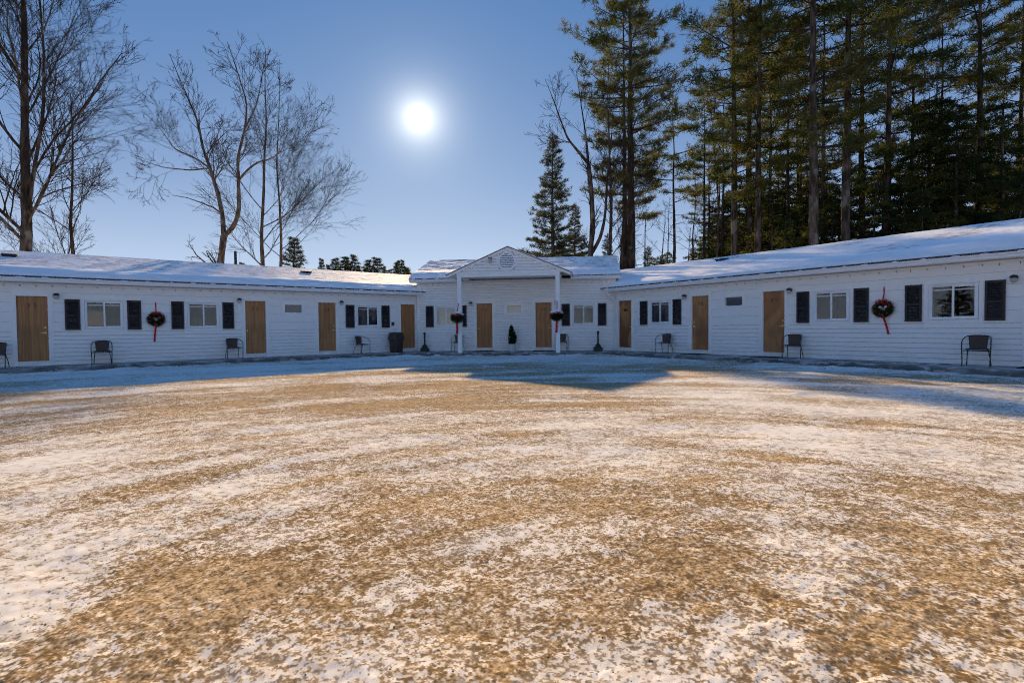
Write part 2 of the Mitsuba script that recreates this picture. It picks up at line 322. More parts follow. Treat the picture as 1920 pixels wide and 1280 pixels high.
# ------------------------------------------------------------------ the motel: three blocks
def clapboards(w, parent, t0, t1, zs, holes, yface=0.0, clip=None):
    """one board per course, its pieces between the openings; holes are (t0, t1, z0, z1)"""
    for z0, z1 in zs:
        iv = [(t0, t1, z0, z1)]
        if clip: iv = [(*clip(z0, z1), z0, z1)]
        for a, b, c, d in holes:
            nv = []
            for s, e, zl, zh in iv:
                if b <= s or a >= e or d <= zl or c >= zh: nv.append((s, e, zl, zh)); continue
                if a > s: nv.append((s, a, zl, zh))
                if b < e: nv.append((b, e, zl, zh))
                if zh > d: nv.append((max(s, a), min(e, b), d, zh))
                if c > zl: nv.append((max(s, a), min(e, b), zl, c))
            iv = nv
        gap = 0.015 if z1 - z0 < 0.2 else 0.008
        for s, e, zl, zh in iv:
            if e - s < 0.012 or zh - zl < 0.012: continue
            k0, k1 = ((z - z0) / (z1 - z0) for z in (zl, zh)); zt = zh - gap if zh == z1 else zh
            fobj(w, 'clapboard', MB().prism([(yface, zl), (yface - 0.017 + 0.007 * k0, zl), (yface - 0.017 + 0.007 * k1, zt), (yface, zt)], s + 0.001, e - 0.001), 'white_paint', parent)

def shell(w, parent, t0, t1, depth, height, holes, back, label=None):
    """front and back walls with openings, end walls and the dark room behind"""
    base = 0.16
    for y0, th, hs in ((0.0, 0.14, holes), (depth - 0.14, 0.14, back)):
        pl = sbox(t0, base, t1, height)
        for a, b, c, d in hs: pl = pl - sbox(a, c, b, d)
        m = trimesh.creation.extrude_polygon(pl, th, engine='earcut')
        v = m.vertices.copy(); m.vertices = np.c_[v[:, 0], y0 + th - v[:, 2], v[:, 1]]; 
        fobj(w, 'wall', m, 'joint_shade' if y0 == 0 else 'room_wall', parent)
    mb = MB()
    for a in (t0, t1 - 0.14): mb.box(a, a + 0.14, 0.142, depth - 0.142, base, height)
    fobj(w, 'end_wall', mb, 'white_paint', parent)

def room(w, parent, t0, t1, depth, height):
    mb = MB()
    mb.box(t0, t1, 0.15, depth - 0.15, height - 0.35, height - 0.30)
    for a in (t0, t1 - 0.06): mb.box(a, a + 0.06, 0.15, depth - 0.15, 0.2, height - 0.36)
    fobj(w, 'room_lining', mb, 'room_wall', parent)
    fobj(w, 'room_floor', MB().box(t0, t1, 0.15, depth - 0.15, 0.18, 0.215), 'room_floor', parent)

CAS = 0.13
def door(w, parent, t0, num=None, knob='r', oak='oak_veneer', dead=True, lever=True, wd=0.728, zb=0.369, plate=False):
    t1, zt = t0 + wd, zb + 2.03
    d = fobj(w, 'door', MB().box(t0 + 0.004, t1 - 0.004, 0.045, 0.09, zb + 0.006, zt - 0.004), oak, parent,
             label=f'oak veneer door with the number {num}' if num else ('darker oak door with a small black plate' if plate else 'plain oak door without a number'))
    cs = MB()
    cs.prism([(0.0, 0.222), (-0.03, 0.222), (-0.03, zt + CAS), (0.0, zt + CAS)], t0 - CAS, t0 - 0.012)
    cs.prism([(0.0, 0.222), (-0.03, 0.222), (-0.03, zt + CAS), (0.0, zt + CAS)], t1 + 0.012, t1 + CAS)
    cs.prism([(0.0, zt + 0.012), (-0.03, zt + 0.012), (-0.03, zt + CAS), (0.0, zt + CAS)], t0 - 0.012, t1 + 0.012)
    cs.box(t0 - 0.012, t0, -0.022, 0.13, 0.222, zt + 0.012); cs.box(t1, t1 + 0.012, -0.022, 0.13, 0.222, zt + 0.012); cs.box(t0, t1, -0.022, 0.13, zt, zt + 0.012)
    fobj(w, 'door_frame', cs, 'white_paint', parent)
    th = MB().box(t0 - 0.012, t1 + 0.012, -0.026, 0.13, 0.222, zb - 0.03).box(t0, t1, -0.04, 0.13, zb - 0.03, zb - 0.002)
    fobj(w, 'door_sill', th, 'white_paint', parent)
    if num:
        m = meshkit.text_mesh(' '.join(str(num)), 0.115, 0.012); m.apply_translation([-m.bounds[:, 0].mean(), 0, 0])
        v = m.vertices; m.vertices = np.c_[v[:, 0] + (t0 + t1) / 2 - 0.01, 0.045 - v[:, 2], v[:, 1] + zb + 1.69]
        fobj(w, 'door_number', m, 'number_metal', d)
    if plate: fobj(w, 'door_plate', MB().box((t0 + t1) / 2 - 0.1, (t0 + t1) / 2 + 0.1, 0.03, 0.045, zb + 1.57, zb + 1.67), 'black_plastic', d)
    if knob:
        s = 1 if knob == 'r' else -1; kx = (t1 - 0.075) if s > 0 else (t0 + 0.075); mb = MB(); kz = zb + 0.88
        v, f = lathe([(0, 0.0), (0.034, 0.0), (0.036, 0.008), (0.014, 0.012), (0.013, 0.035), (0.028, 0.042), (0.030, 0.058), (0.02, 0.068), (0, 0.07)], 14)
        mb.add(np.c_[v[:, 0] + kx, 0.045 - v[:, 2], v[:, 1] + kz], f)
        if lever: mb.box(min(kx, kx - s * 0.1), max(kx, kx - s * 0.1), -0.012, 0.0, kz - 0.009, kz + 0.009)
        if dead: mb.add(np.c_[v[:, 0] * 0.85 + kx, 0.045 - v[:, 2] * 0.5, v[:, 1] * 0.85 + kz + 0.17], f)
        fobj(w, 'door_handle', mb, 'brass', d, smooth=40)
    return (t0, t1, zb, zt), (t0 - CAS, t1 + CAS, 0.2, zt + CAS)

def slider(w, parent, t0, t1, z0, z1, casing=0.10, inner=None):
    """white two-pane sliding window in a flat casing"""
    cs = MB(); o = -0.024
    for a, b, c, d in ((t0 - casing, t0, z0 - casing, z1 + casing * 0.6), (t1, t1 + casing, z0 - casing, z1 + casing * 0.6), (t0, t1, z0 - casing, z0), (t0, t1, z1, z1 + casing * 0.6)):
        cs.box(a, b, o, 0.0, c, d)
    wk = fobj(w, 'window', cs, 'white_paint', parent)
    fr = MB(); fw_ = 0.042
    for a, b, c, d in ((t0 + 0.010, t0 + fw_, z0 + 0.010, z1 - 0.010), (t1 - fw_, t1 - 0.010, z0 + 0.010, z1 - 0.010), (t0 + fw_, t1 - fw_, z0 + 0.010, z0 + fw_), (t0 + fw_, t1 - fw_, z1 - fw_, z1 - 0.010)):
        fr.box(a, b, -0.036, 0.07, c, d)
    fobj(w, 'frame', fr, 'white_vinyl', wk)
    tm = (t0 + t1) / 2
    for a, b, yy, sw in ((t0 + fw_, tm + 0.012, 0.03, 0.03), (tm - 0.022, t1 - fw_, -0.008, 0.045)):
        s = MB(); c, d = z0 + fw_, z1 - fw_
        for e in ((a, a + sw, c, d), (b - sw, b, c, d), (a + sw, b - sw, c, c + sw), (a + sw, b - sw, d - sw, d)): s.box(e[0], e[1], yy - 0.014, yy + 0.014, e[2], e[3])
        fobj(w, 'sash', s, 'white_vinyl', wk)
        g = [(a + sw, yy, c + sw), (b - sw, yy, c + sw), (b - sw, yy, d - sw), (a + sw, yy, d - sw)]
        fobj(w, 'pane', (np.array(g), np.array([[0, 1, 2], [0, 2, 3]])), 'pane_glass', wk)
    if inner is not None:
        fobj(w, 'blind', MB().box(t0 + 0.03, t1 - 0.03, 0.10, 0.13, z1 - 0.17, z1 - 0.13), 'blind_header', wk)
    if inner == 'curtain' or inner == 'dark':
        xs = np.linspace(t0 + 0.04, t1 - 0.04, 60); ys = 0.2 + 0.02 * np.sin(xs * 55) + 0.012 * np.sin(xs * 23)
        if inner == 'curtain': ys = ys; half = [(0, 60)]
        else: half = [(0, 60)]
        for a, b in half:
            x, y = xs[a:b], ys[a:b]; n = len(x)
            v = np.vstack([np.c_[x, y, np.full(n, z0 - 0.05)], np.c_[x, y, np.full(n, z1)]]); f = np.array([[i, i + 1, n + i + 1, n + i] for i in range(n - 1)])
            fobj(w, 'curtain', (v, f), 'beige_curtain' if inner == 'curtain' else 'dark_curtain', wk, smooth=True)
    return (t0 + 0.005, t1 - 0.005, z0 + 0.005, z1 - 0.005), (t0 - casing, t1 + casing, z0 - casing, z1 + casing * 0.6)

def small_window(w, parent, t0, t1, z0, z1, mat='dark_curtain'):
    cs = MB(); o = -0.022; c_ = 0.07
    for a, b, c, d in ((t0 - c_, t0, z0 - c_, z1 + c_), (t1, t1 + c_, z0 - c_, z1 + c_), (t0, t1, z0 - c_, z0), (t0, t1, z1, z1 + c_)): cs.box(a, b, o, 0.0, c, d)
    wk = fobj(w, 'bathroom_window', cs, 'white_paint', parent)
    fr = MB(); q = 0.05
    for a, b, c, d in ((t0, t0 + q, z0, z1), (t1 - q, t1, z0, z1), (t0 + q, t1 - q, z0, z0 + q), (t0 + q, t1 - q, z1 - q, z1)): fr.box(a + 0.001, b - 0.001, -0.034, 0.07, c + 0.001, d - 0.001)
    fobj(w, 'frame', fr, 'white_vinyl', wk)
    y = 0.02; g = [(t0 + q, y, z0 + q), (t1 - q, y, z0 + q), (t1 - q, y, z1 - q), (t0 + q, y, z1 - q)]
    fobj(w, 'pane', (np.array(g), np.array([[0, 1, 2], [0, 2, 3]])), 'pane_glass', wk)
    fobj(w, 'curtain', MB().box(t0 + 0.02, t1 - 0.02, 0.11, 0.12, z0, z1), mat, wk)
    return (t0 + 0.005, t1 - 0.005, z0 + 0.005, z1 - 0.005), (t0 - c_, t1 + c_, z0 - c_, z1 + c_)

def shutter(w, parent, t0, t1, z0=1.335, z1=2.325):
    fr = MB(); q = 0.05; ya, yb = -0.062, -0.021; zm = z0 + 0.47 * (z1 - z0)
    for a, b, c, d in ((t0, t0 + q, z0, z1), (t1 - q, t1, z0, z1), (t0 + q, t1 - q, z0, z0 + 0.06), (t0 + q, t1 - q, z1 - 0.06, z1), (t0 + q, t1 - q, zm - 0.025, zm + 0.025)): fr.box(a, b, ya, yb, c, d)
    k = fobj(w, 'shutter', fr, 'shutter_paint', parent)
    lv = MB()
    for c, d in ((z0 + 0.06, zm - 0.025), (zm + 0.025, z1 - 0.06)):
        n = int((d - c) / 0.035)
        for i in range(n):
            z = c + (i + 0.5) * (d - c) / n
            lv.prism([(-0.055, z - 0.016), (-0.050, z - 0.018), (-0.026, z + 0.014), (-0.031, z + 0.016)], t0 + q, t1 - q)
    fobj(w, 'louvre_slats', lv, 'shutter_paint', k, kind='stuff')
    return None, (t0 + 0.01, t1 - 0.01, z0 + 0.03, z1 - 0.03)

footC = Polygon([Cx(-7.98, 0.0), Cx(1.42, 0.0), Cx(1.42, -6.4), Cx(-7.98, -6.4)])
def roof_wing(w, parent, t0, t1, over, z_eave, ridge, z_ridge, depth, cut, thick, seed):
    """decking with its shingle edge, and the snow lying on it"""
    ys = -over; sl = (z_ridge - z_eave) / (ridge + over)
    a, d = FR[w]
    inv = np.linalg.inv(M4(w))
    foot = None
    if cut is not None:
        c = np.array([(inv @ np.array([x, y, 0, 1]))[:2] for x, y in cut.exterior.coords]); foot = Polygon(c)
    pieces = []
    for (ya, yb, sgn) in ((ys, ridge, 1), (ridge, depth + over, -1)):
        pl = sbox(t0, ya, t1, yb)
        if foot is not None: pl = pl - foot.buffer(-0.1)
        for g in getattr(pl, 'geoms', [pl]):
            if g.area < 0.2: continue
            m = trimesh.creation.extrude_polygon(g, 0.05, engine='earcut'); v = m.vertices.copy()
            zz = z_eave + (v[:, 1] - ys) * sl if sgn > 0 else z_ridge - (v[:, 1] - ridge) * sl
            m.vertices = np.c_[v[:, 0], v[:, 1], v[:, 2] - 0.052 + zz]; pieces.append(m)
    rk = fobj(w, 'roof', trimesh.util.concatenate(pieces), 'shingle', parent)
    xs = np.arange(t0 + 0.01, t1, 0.06); yv = np.unique(np.r_[np.linspace(ys - 0.015, ys + 0.14, 8), np.linspace(ys + 0.14, ridge, 70), np.linspace(ridge, depth + over, 20)])
    X, Y = np.meshgrid(xs, yv, indexing='ij')
    e = Y - ys; zz = np.where(Y <= ridge, z_eave + e * sl, z_ridge - (Y - ridge) * sl)
    P = np.stack([X, Y, X * 0], -1)
    n1 = meshkit.fbm(P * [0.5, 0.9, 1], 3, seed); n2 = meshkit.fbm(P * [2.2, 4.5, 1], 3, seed + 9)
    drift = np.exp(-((e - 0.62 - 0.35 * (n1 - 0.5)) / 0.36) ** 2)
    crs = e / 0.145 - np.floor(e / 0.145)
    th = 0.03 + thick * drift * (0.7 + 0.6 * n1) + 0.022 * (n2 - 0.5) * (0.5 + drift) + 0.012 * crs * (1 - drift) * sstep(0.3, 0.6, n2) + 0.04 * sstep(0, 0.12, e)
    th = th * sstep(-0.03, 0.1, e) + 0.004
    th = np.where(np.abs(Y - ridge) < 0.06, 0.012, th)
    Z = zz + th
    nx, ny = X.shape; idx = np.arange(nx * ny).reshape(nx, ny)
    q = np.stack([idx[:-1, :-1], idx[1:, :-1], idx[1:, 1:], idx[:-1, 1:]], -1).reshape(-1, 4)
    V = np.stack([X, Y, Z], -1).reshape(-1, 3)
    if foot is not None:
        inner = foot.buffer(-0.06); cen = V[q].mean(1); keep = ~shapely.contains_xy(inner, cen[:, 0], cen[:, 1]); q = q[keep]
    m = trimesh.Trimesh(V, np.vstack([q[:, [0, 1, 2]], q[:, [0, 2, 3]]]), process=False)
    fobj(w, 'snow_cover', m, f'roof_snow_{w}', rk, smooth=True)
    return rk

def roof_snow_mat(w, bare, z_eave, sl):
    a, d = FR[w]; dz = 0.14 * sl
    def f(p, n, uv):
        t = math.cos(a) * p.x + math.sin(a) * p.y; yy = -math.sin(a) * p.x + math.cos(a) * p.y - d
        k = (yy + 0.43) / 0.145; row = dr.floor(k); fr = k - row
        tab = fbm(t * 2.6 + row * 7.3, row * 3.1, 0.5, 2); patch = fbm(t * 0.6, yy * 0.9, 2.0, 3)
        line = smoothstep(0.62, 0.80, fr) * smoothstep(0.36, 0.58, tab)
        speck = smoothstep(0.60, 0.74, noise(t * 7 + row, k * 1.7, 3.0)) * 0.7
        above = smoothstep(0.55, 1.25, yy + 0.43 + 0.5 * (patch - 0.5))
        m = above * dr.minimum(line + speck, 1.0) * smoothstep(0.75 - bare, 1.0 - bare, patch)
        snow = mix((0.84, 0.83, 0.83), (0.90, 0.895, 0.89), noise(t * 3, yy * 5, 1.0))
        return mix(snow, (0.22, 0.21, 0.205), m * 0.8)
    prin(f'roof_snow_{w}', proc(f), 0.75)
roof_snow_mat('L', 0.55, 3, 0.3); roof_snow_mat('C', 0.55, 3.6, 0.36); roof_snow_mat('R', 0.27, 3, 0.3)

def gutter(w, parent, t0, t1, z, o, lumps=True, seed=0):
    """z: its top; o: how far the roof edge stands out"""
    g = MB().prism([(-o + 0.09, z - 0.13), (-o + 0.02, z - 0.135), (-o - 0.005, z - 0.11), (-o - 0.012, z - 0.06), (-o - 0.035, z - 0.03), (-o - 0.04, z), (-o - 0.03, z), (-o - 0.02, z - 0.04), (-o + 0.09, z - 0.05)], t0, t1)
    gk = fobj(w, 'gutter', g, 'white_vinyl', parent)
    if lumps:
        r = np.random.default_rng(seed); mb = MB(); t = t0 + 0.2
        while t < t1 - 0.1:
            s = trimesh.creation.icosphere(1, 1.0); s.apply_scale([r.uniform(0.05, 0.12), 0.035, r.uniform(0.015, 0.03)]); s.apply_translation([t, -o - 0.02, z + 0.006]); mb.mesh(s); t += r.uniform(0.5, 0.75)
        fobj(w, 'snow_lumps', mb, 'snow', gk, kind='stuff', smooth=True)

def wing(w, key, label, t0, t1, zr, doors, sliders, smalls, shutters, end, seed, thick):
    labels[key] = {'label': label, 'category': 'motel building'}; used.add(key)
    holes, cov = [], []
    for dk in doors:
        h, c = door(w, key, **dk); holes.append((h[0], h[1], 0.22, h[3])); cov.append(c)
    for s in sliders:
        h, c = slider(w, key, *s[:4], inner=s[4]); holes.append(h); cov.append(c)
    for s in smalls:
        h, c = small_window(w, key, *s); holes.append(h); cov.append(c)
    for s in shutters: shutter(w, key, *s)
    back = [(s[0] - 0.05 + s[5], s[0] + 0.62 + s[5], 1.5, 2.25) for s in sliders if len(s) > 5 and s[5] is not None]
    shell(w, key, t0, t1, 8.0, 2.83, holes, back)
    for b in back:
        bw = MB()
        for a, bb, c, d in ((b[0], b[0] + 0.04, b[2], b[3]), (b[1] - 0.04, b[1], b[2], b[3]), (b[0] + 0.04, b[1] - 0.04, b[2], b[2] + 0.04), (b[0] + 0.04, b[1] - 0.04, b[3] - 0.04, b[3])): bw.box(a, bb, 7.88, 7.98, c, d)
        k = fobj(w, 'rear_window', bw, 'white_vinyl', key)
        fobj(w, 'net_curtain', (np.array([(b[0], 7.84, b[2]), (b[1], 7.84, b[2]), (b[1], 7.84, b[3]), (b[0], 7.84, b[3])]), np.array([[0, 1, 2], [0, 2, 3]])), 'net_curtain', k)
    cuts = sorted({t0 + 0.15, t1 - 0.15} | {(a[1] + b[0]) / 2 for a, b in zip(sorted(s[:2] for s in sliders), sorted(s[:2] for s in sliders)[1:])})
    for a, b in zip(cuts, cuts[1:]): room(w, key, a, b, 8.0, 2.83)
    zs, z = [], 0.225
    while z < 1.26: zs.append((z, z + 0.1325)); z += 0.1325
    while z < 2.7: zs.append((z, min(z + 0.31, 2.815))); z += 0.31
    clapboards(w, key, t0, t1, zs, cov)
    rk = roof_wing(w, key, end[0], end[1], 0.43, 3.0, 4.0, zr, 8.0, footC, thick * 0.62, seed)
    gutter(w, key, end[2], end[3], 2.95, 0.40, seed=seed)
    fobj(w, 'soffit', MB().box(end[2], end[3], -0.32, 0.0, 2.832, 2.85), 'soffit_paint', key)
    return rk

Z0, Z1 = 1.37, 2.305
wing('L', 'motel_wing', 'left wing of the white clapboard motel with snow on its long low roof', -6.0, 12.07, 4.17,
     [dict(t0=-1.77, num=21), dict(t0=4.66, num=22, knob='l', dead=False, lever=False), dict(t0=7.44, num=23), dict(t0=11.21, knob=None)],
     [(-0.14, 0.89, Z0, Z1, 'plain', 0.10), (2.75, 3.77, Z0, Z1, 'plain', 0.35), (9.10, 10.13, Z0, Z1, 'dark', None)],
     [(6.06, 6.82, 1.92, 2.33)],
     [(-0.63, -0.25), (0.99, 1.38), (2.26, 2.64), (3.88, 4.26), (8.60, 8.98), (10.25, 10.63)], (-6.3, 16.4, -6.3, 12.38), 3, 0.15)
wing('R', 'motel_wing_001', 'right wing of the white clapboard motel with snow on its long low roof', -16.38, -0.5, 4.27,
     [dict(t0=-16.24, oak='dark_oak', plate=True, dead=False, lever=False), dict(t0=-12.48, num=28, knob='l'), dict(t0=-9.66, num=29), dict(t0=-3.1, num=30, knob='l')],
     [(-14.51, -13.46, Z0, Z1, 'dark', None), (-8.02, -7.0, Z0, Z1, 'plain', None), (-5.08, -4.04, Z0, Z1, 'plain', None)],
     [(-11.12, -10.36, 1.93, 2.33)],
     [(-15.0, -14.62), (-13.33, -12.95), (-8.53, -8.15), (-6.87, -6.49), (-5.60, -5.22), (-3.92, -3.54)], (-20.7, -0.2, -16.74, -0.2), 5, 0.12)

# the taller block between them with its gabled porch
CK = 'motel_middle_block'; labels[CK] = {'label': 'taller middle block of the white motel with a gabled porch on two posts', 'category': 'motel building'}; used.add(CK)
holes, cov = [], []
for dk in (dict(t0=-5.02, num=25, knob='l', dead=False, lever=False), dict(t0=-2.29, num=26, dead=False, lever=False)):
    h, c = door('C', CK, **dk); holes.append((h[0], h[1], 0.22, h[3])); cov.append(c)
for s in ((-6.97, -5.96, Z0, Z1, 'curtain'), (-0.63, 0.38, Z0, Z1, 'plain')):
    h, c = slider('C', CK, *s[:4], inner=s[4]); holes.append(h); cov.append(c)
h, c = small_window('C', CK, -3.66, -2.90, 1.94, 2.33, 'beige_curtain'); holes.append(h); cov.append(c)
for s in ((-7.43, -7.06), (-5.86, -5.49), (-1.11, -0.74), (0.51, 0.88)): shutter('C', CK, *s)
shell('C', CK, -7.86, 1.31, 6.0, 3.5, holes, [(-0.5, 0.2, 1.5, 2.2)])
fobj('C', 'net_curtain', (np.array([(-.5, 5.85, 1.5), (.2, 5.85, 1.5), (.2, 5.85, 2.2), (-.5, 5.85, 2.2)]), np.array([[0, 1, 2], [0, 2, 3]])), 'net_curtain', CK)
room('C', CK, -7.7, -3.3, 6.0, 2.9); room('C', CK, -3.2, 1.15, 6.0, 2.9)
zs, z = [], 0.225
while z < 3.44: zs.append((z, z + 0.121)); z += 0.121
clapboards('C', CK, -7.86, 1.31, zs, cov)
rkC = roof_wing('C', CK, -8.12, 1.50, 0.42, 3.57, 3.0, 4.78, 6.0, None, 0.05, 11)
for a, b, sd in ((-8.1, -5.83, 1), (-0.68, 1.48, 2)): gutter('C', CK, a, b, 3.53, 0.40, seed=sd)
fobj('C', 'soffit', MB().box(-8.1, 1.48, -0.32, 0.0, 3.40, 3.42), 'soffit_paint', CK)
mb = MB()
for t in (-8.09, 1.43): mb.add([(t, -0.4, 3.44), (t, 3.0, 4.66), (t, 6.4, 3.44), (t + 0.04, -0.4, 3.44), (t + 0.04, 3.0, 4.66), (t + 0.04, 6.4, 3.44)], [[0, 2, 1], [3, 4, 5], [0, 1, 4], [0, 4, 3], [1, 2, 5], [1, 5, 4], [2, 0, 3], [2, 3, 5]])
fobj('C', 'gable_end', mb, 'white_paint', CK)
# porch
PO, GC, GH, GS, GA = 1.85, -3.255, 2.54, 0.425, 4.64     # post line, middle, half width, slope, height of the apex
def gz_at(u): return GA - GS * abs(u)
for t in (-5.36, -1.18):
    fobj('C', 'porch_post', MB().box(t - 0.085, t + 0.085, -PO - 0.085, -PO + 0.085, WALKZ - 0.01, 3.43), 'white_vinyl', CK)
yf = -PO - 0.10
fobj('C', 'porch_beam', MB().box(-5.46, -1.08, yf, yf + 0.2, 3.43, 3.555).box(-5.46, -5.30, yf + 0.2, -0.03, 3.43, 3.55).box(-1.24, -1.08, yf + 0.2, -0.03, 3.43, 3.55), 'white_paint', CK)
fobj('C', 'porch_ceiling', MB().box(-5.30, -1.24, yf + 0.2, -0.02, 3.51, 3.53), 'soffit_paint', CK)
zs, z = [], 3.558
while z < GA - 0.12: zs.append((z, z + 0.125)); z += 0.125
tri = [(GC - (GA - 3.558) / GS, 3.558), (GC + (GA - 3.558) / GS, 3.558), (GC, GA)]
m = trimesh.creation.extrude_polygon(Polygon(tri), 0.1, engine='earcut'); v = m.vertices.copy(); m.vertices = np.c_[v[:, 0], yf + 0.13 - v[:, 2], v[:, 1]]
fobj('C', 'gable', m, 'joint_shade', CK)
def gclip(z0, z1):
    u = (GA - z1) / GS - 0.02; return (GC - u, GC + u)
clapboards('C', CK, 0, 0, zs, [(GC - 0.37, GC + 0.28, 3.73, 4.39)], yface=yf + 0.028, clip=gclip)
VC, VZ = GC - 0.045, 4.06
ring = (Point(0, 0).buffer(0.40, 24) - Point(0, 0).buffer(0.31, 24))
def upright(poly, th, tc, zc, yb):
    m = trimesh.creation.extrude_polygon(poly, th, engine='earcut'); v = m.vertices.copy(); m.vertices = np.c_[v[:, 0] + tc, yb - v[:, 2], v[:, 1] + zc]; return m
vk = fobj('C', 'gable_vent', upright(ring, 0.045, VC, VZ, yf + 0.028), 'white_vinyl', CK)
fobj('C', 'vent_back', upright(Point(0, 0).buffer(0.315, 24), 0.004, VC, VZ, yf + 0.026), 'shutter_paint', vk)
for i in range(8):
    z = -0.275 + i * 0.076; hw_ = math.sqrt(max(0.315 ** 2 - z * z, 0.01))
    fobj('C', 'vent_slat', MB().prism([(yf - 0.012, VZ + z - 0.02), (yf - 0.006, VZ + z - 0.026), (yf + 0.010, VZ + z + 0.022), (yf + 0.004, VZ + z + 0.028)], VC - hw_, VC + hw_), 'white_vinyl', vk)
mb = MB()
for s in (-1, 1):
    a = [(GC, GA + 0.0), (GC + s * (GH + 0.06), gz_at(GH + 0.06)), (GC + s * (GH + 0.06), gz_at(GH + 0.06) - 0.10), (GC, GA - 0.11)]
    v = np.array([(x, yf - 0.02, z) for x, z in a] + [(x, yf + 0.026, z) for x, z in a]); f = [[0, 1, 2, 3], [7, 6, 5, 4], [0, 4, 5, 1], [1, 5, 6, 2], [2, 6, 7, 3]]
    mb.add(v, f)
fobj('C', 'rake_board', mb, 'white_paint', CK)
mb, ms = MB(), MB()
for s in (-1, 1):
    E_ = GH + 0.14
    for lift, th, fy, q, tgt in ((0.04, 0.026, yf - 0.06, E_, mb), (0.062, 0.021, yf - 0.045, E_ - 0.03, ms)):
        top = [(GC, fy, GA + lift), (GC + s * q, fy, gz_at(q) + lift), (GC + s * q, -0.3, gz_at(q) + lift), (GC, 2.75, GA + lift)]
        bot = [(x, y, z - th) for x, y, z in top]
        tgt.add(top + bot, [[0, 1, 2, 3], [7, 6, 5, 4], [0, 4, 5, 1], [1, 5, 6, 2], [2, 6, 7, 3], [3, 7, 4, 0]])
sf = MB()
for s in (-1, 1):
    q = GH + 0.12; top = [(GC, yf - 0.05, GA + 0.009), (GC + s * q, yf - 0.05, gz_at(q) + 0.009), (GC + s * q, -0.3, gz_at(q) + 0.009), (GC, 2.6, GA + 0.009)]; bot = [(x, y, z - 0.02) for x, y, z in top]
    sf.add(top + bot, [[0, 1, 2, 3], [7, 6, 5, 4], [0, 4, 5, 1], [1, 5, 6, 2], [2, 6, 7, 3], [3, 7, 4, 0]])
fobj('C', 'porch_sheathing', sf, 'white_paint', CK)
pk = fobj('C', 'porch_roof', mb, 'shingle', CK)
fobj('C', 'snow_cover', ms, 'snow', pk)
glk = fobj('C', 'gable_lamp', MB().box(-4.07, -3.93, yf - 0.05, yf + 0.02, 4.12, 4.20).box(-4.075, -3.925, yf - 0.10, yf + 0.01, 4.201, 4.235), 'outlet_grey', CK, label='small square floodlight on the porch gable')
fobj('C', 'diffuser', MB().box(-4.06, -3.94, yf - 0.085, yf - 0.052, 3.99, 4.195), 'lamp_glass', glk)
for a in (-7.86, 1.23): fobj('C', 'corner_board', MB().box(a, a + 0.08, -0.03, 0.0, 0.22, 3.40), 'white_paint', CK)
fobj('L', 'corner_board', MB().box(11.99, 12.06, -0.03, 0.0, 0.22, 2.82), 'white_paint', 'motel_wing')
fobj('R', 'corner_board', MB().box(-16.37, -16.29 - 0.03, -0.032, 0.0, 0.22, 2.82), 'white_paint', 'motel_wing_001')
for w, k, p in (('L', 'motel_wing', [(12.25, -0.42, 2.83), (12.25, -0.42, 2.78), (12.02, -0.09, 2.36), (12.02, -0.07, 2.25), (12.02, -0.07, 0.32), (11.98, -0.16, 0.26)]),
                ('R', 'motel_wing_001', [(-16.6, -0.42, 2.83), (-16.6, -0.42, 2.78), (-16.33, -0.10, 2.36), (-16.33, -0.08, 2.25), (-16.33, -0.08, 0.32), (-16.37, -0.16, 0.26)])):
    fobj(w, 'downspout', MB().tube(p, 0.036, 8), 'white_vinyl', k, smooth=40)
def vent_cap(w, parent, t, y, z):
    k = fobj(w, 'roof_vent', MB().box(t - 0.17, t + 0.17, y - 0.16, y + 0.16, z - 0.1, z + 0.06).prism([(y - 0.2, z + 0.06), (y - 0.18, z + 0.10), (y + 0.2, z + 0.16), (y + 0.2, z + 0.06)], t - 0.2, t + 0.2), 'black_plastic', parent)
vent_cap('L', 'motel_wing', -2.1, 2.6, 3.83); vent_cap('L', 'motel_wing', 7.8, 2.6, 3.83); vent_cap('R', 'motel_wing_001', -13.1, 2.9, 3.98)
fobj('L', 'vent_pipe', MB().tube([(5.35, 5.0, 3.7), (5.35, 5.0, 4.95)], 0.06, 10), 'black_metal', 'motel_wing', smooth=40)
for w, pk_, t, z in (('L', 'motel_wing', 10.79, 1.5), ('L', 'motel_wing', 11.03, 0.88)):
    mb = MB().box(t - 0.055, t + 0.055, -0.07, -0.012, z - 0.07, z + 0.07); fobj(w, 'outlet_box', mb, 'number_metal', pk_)

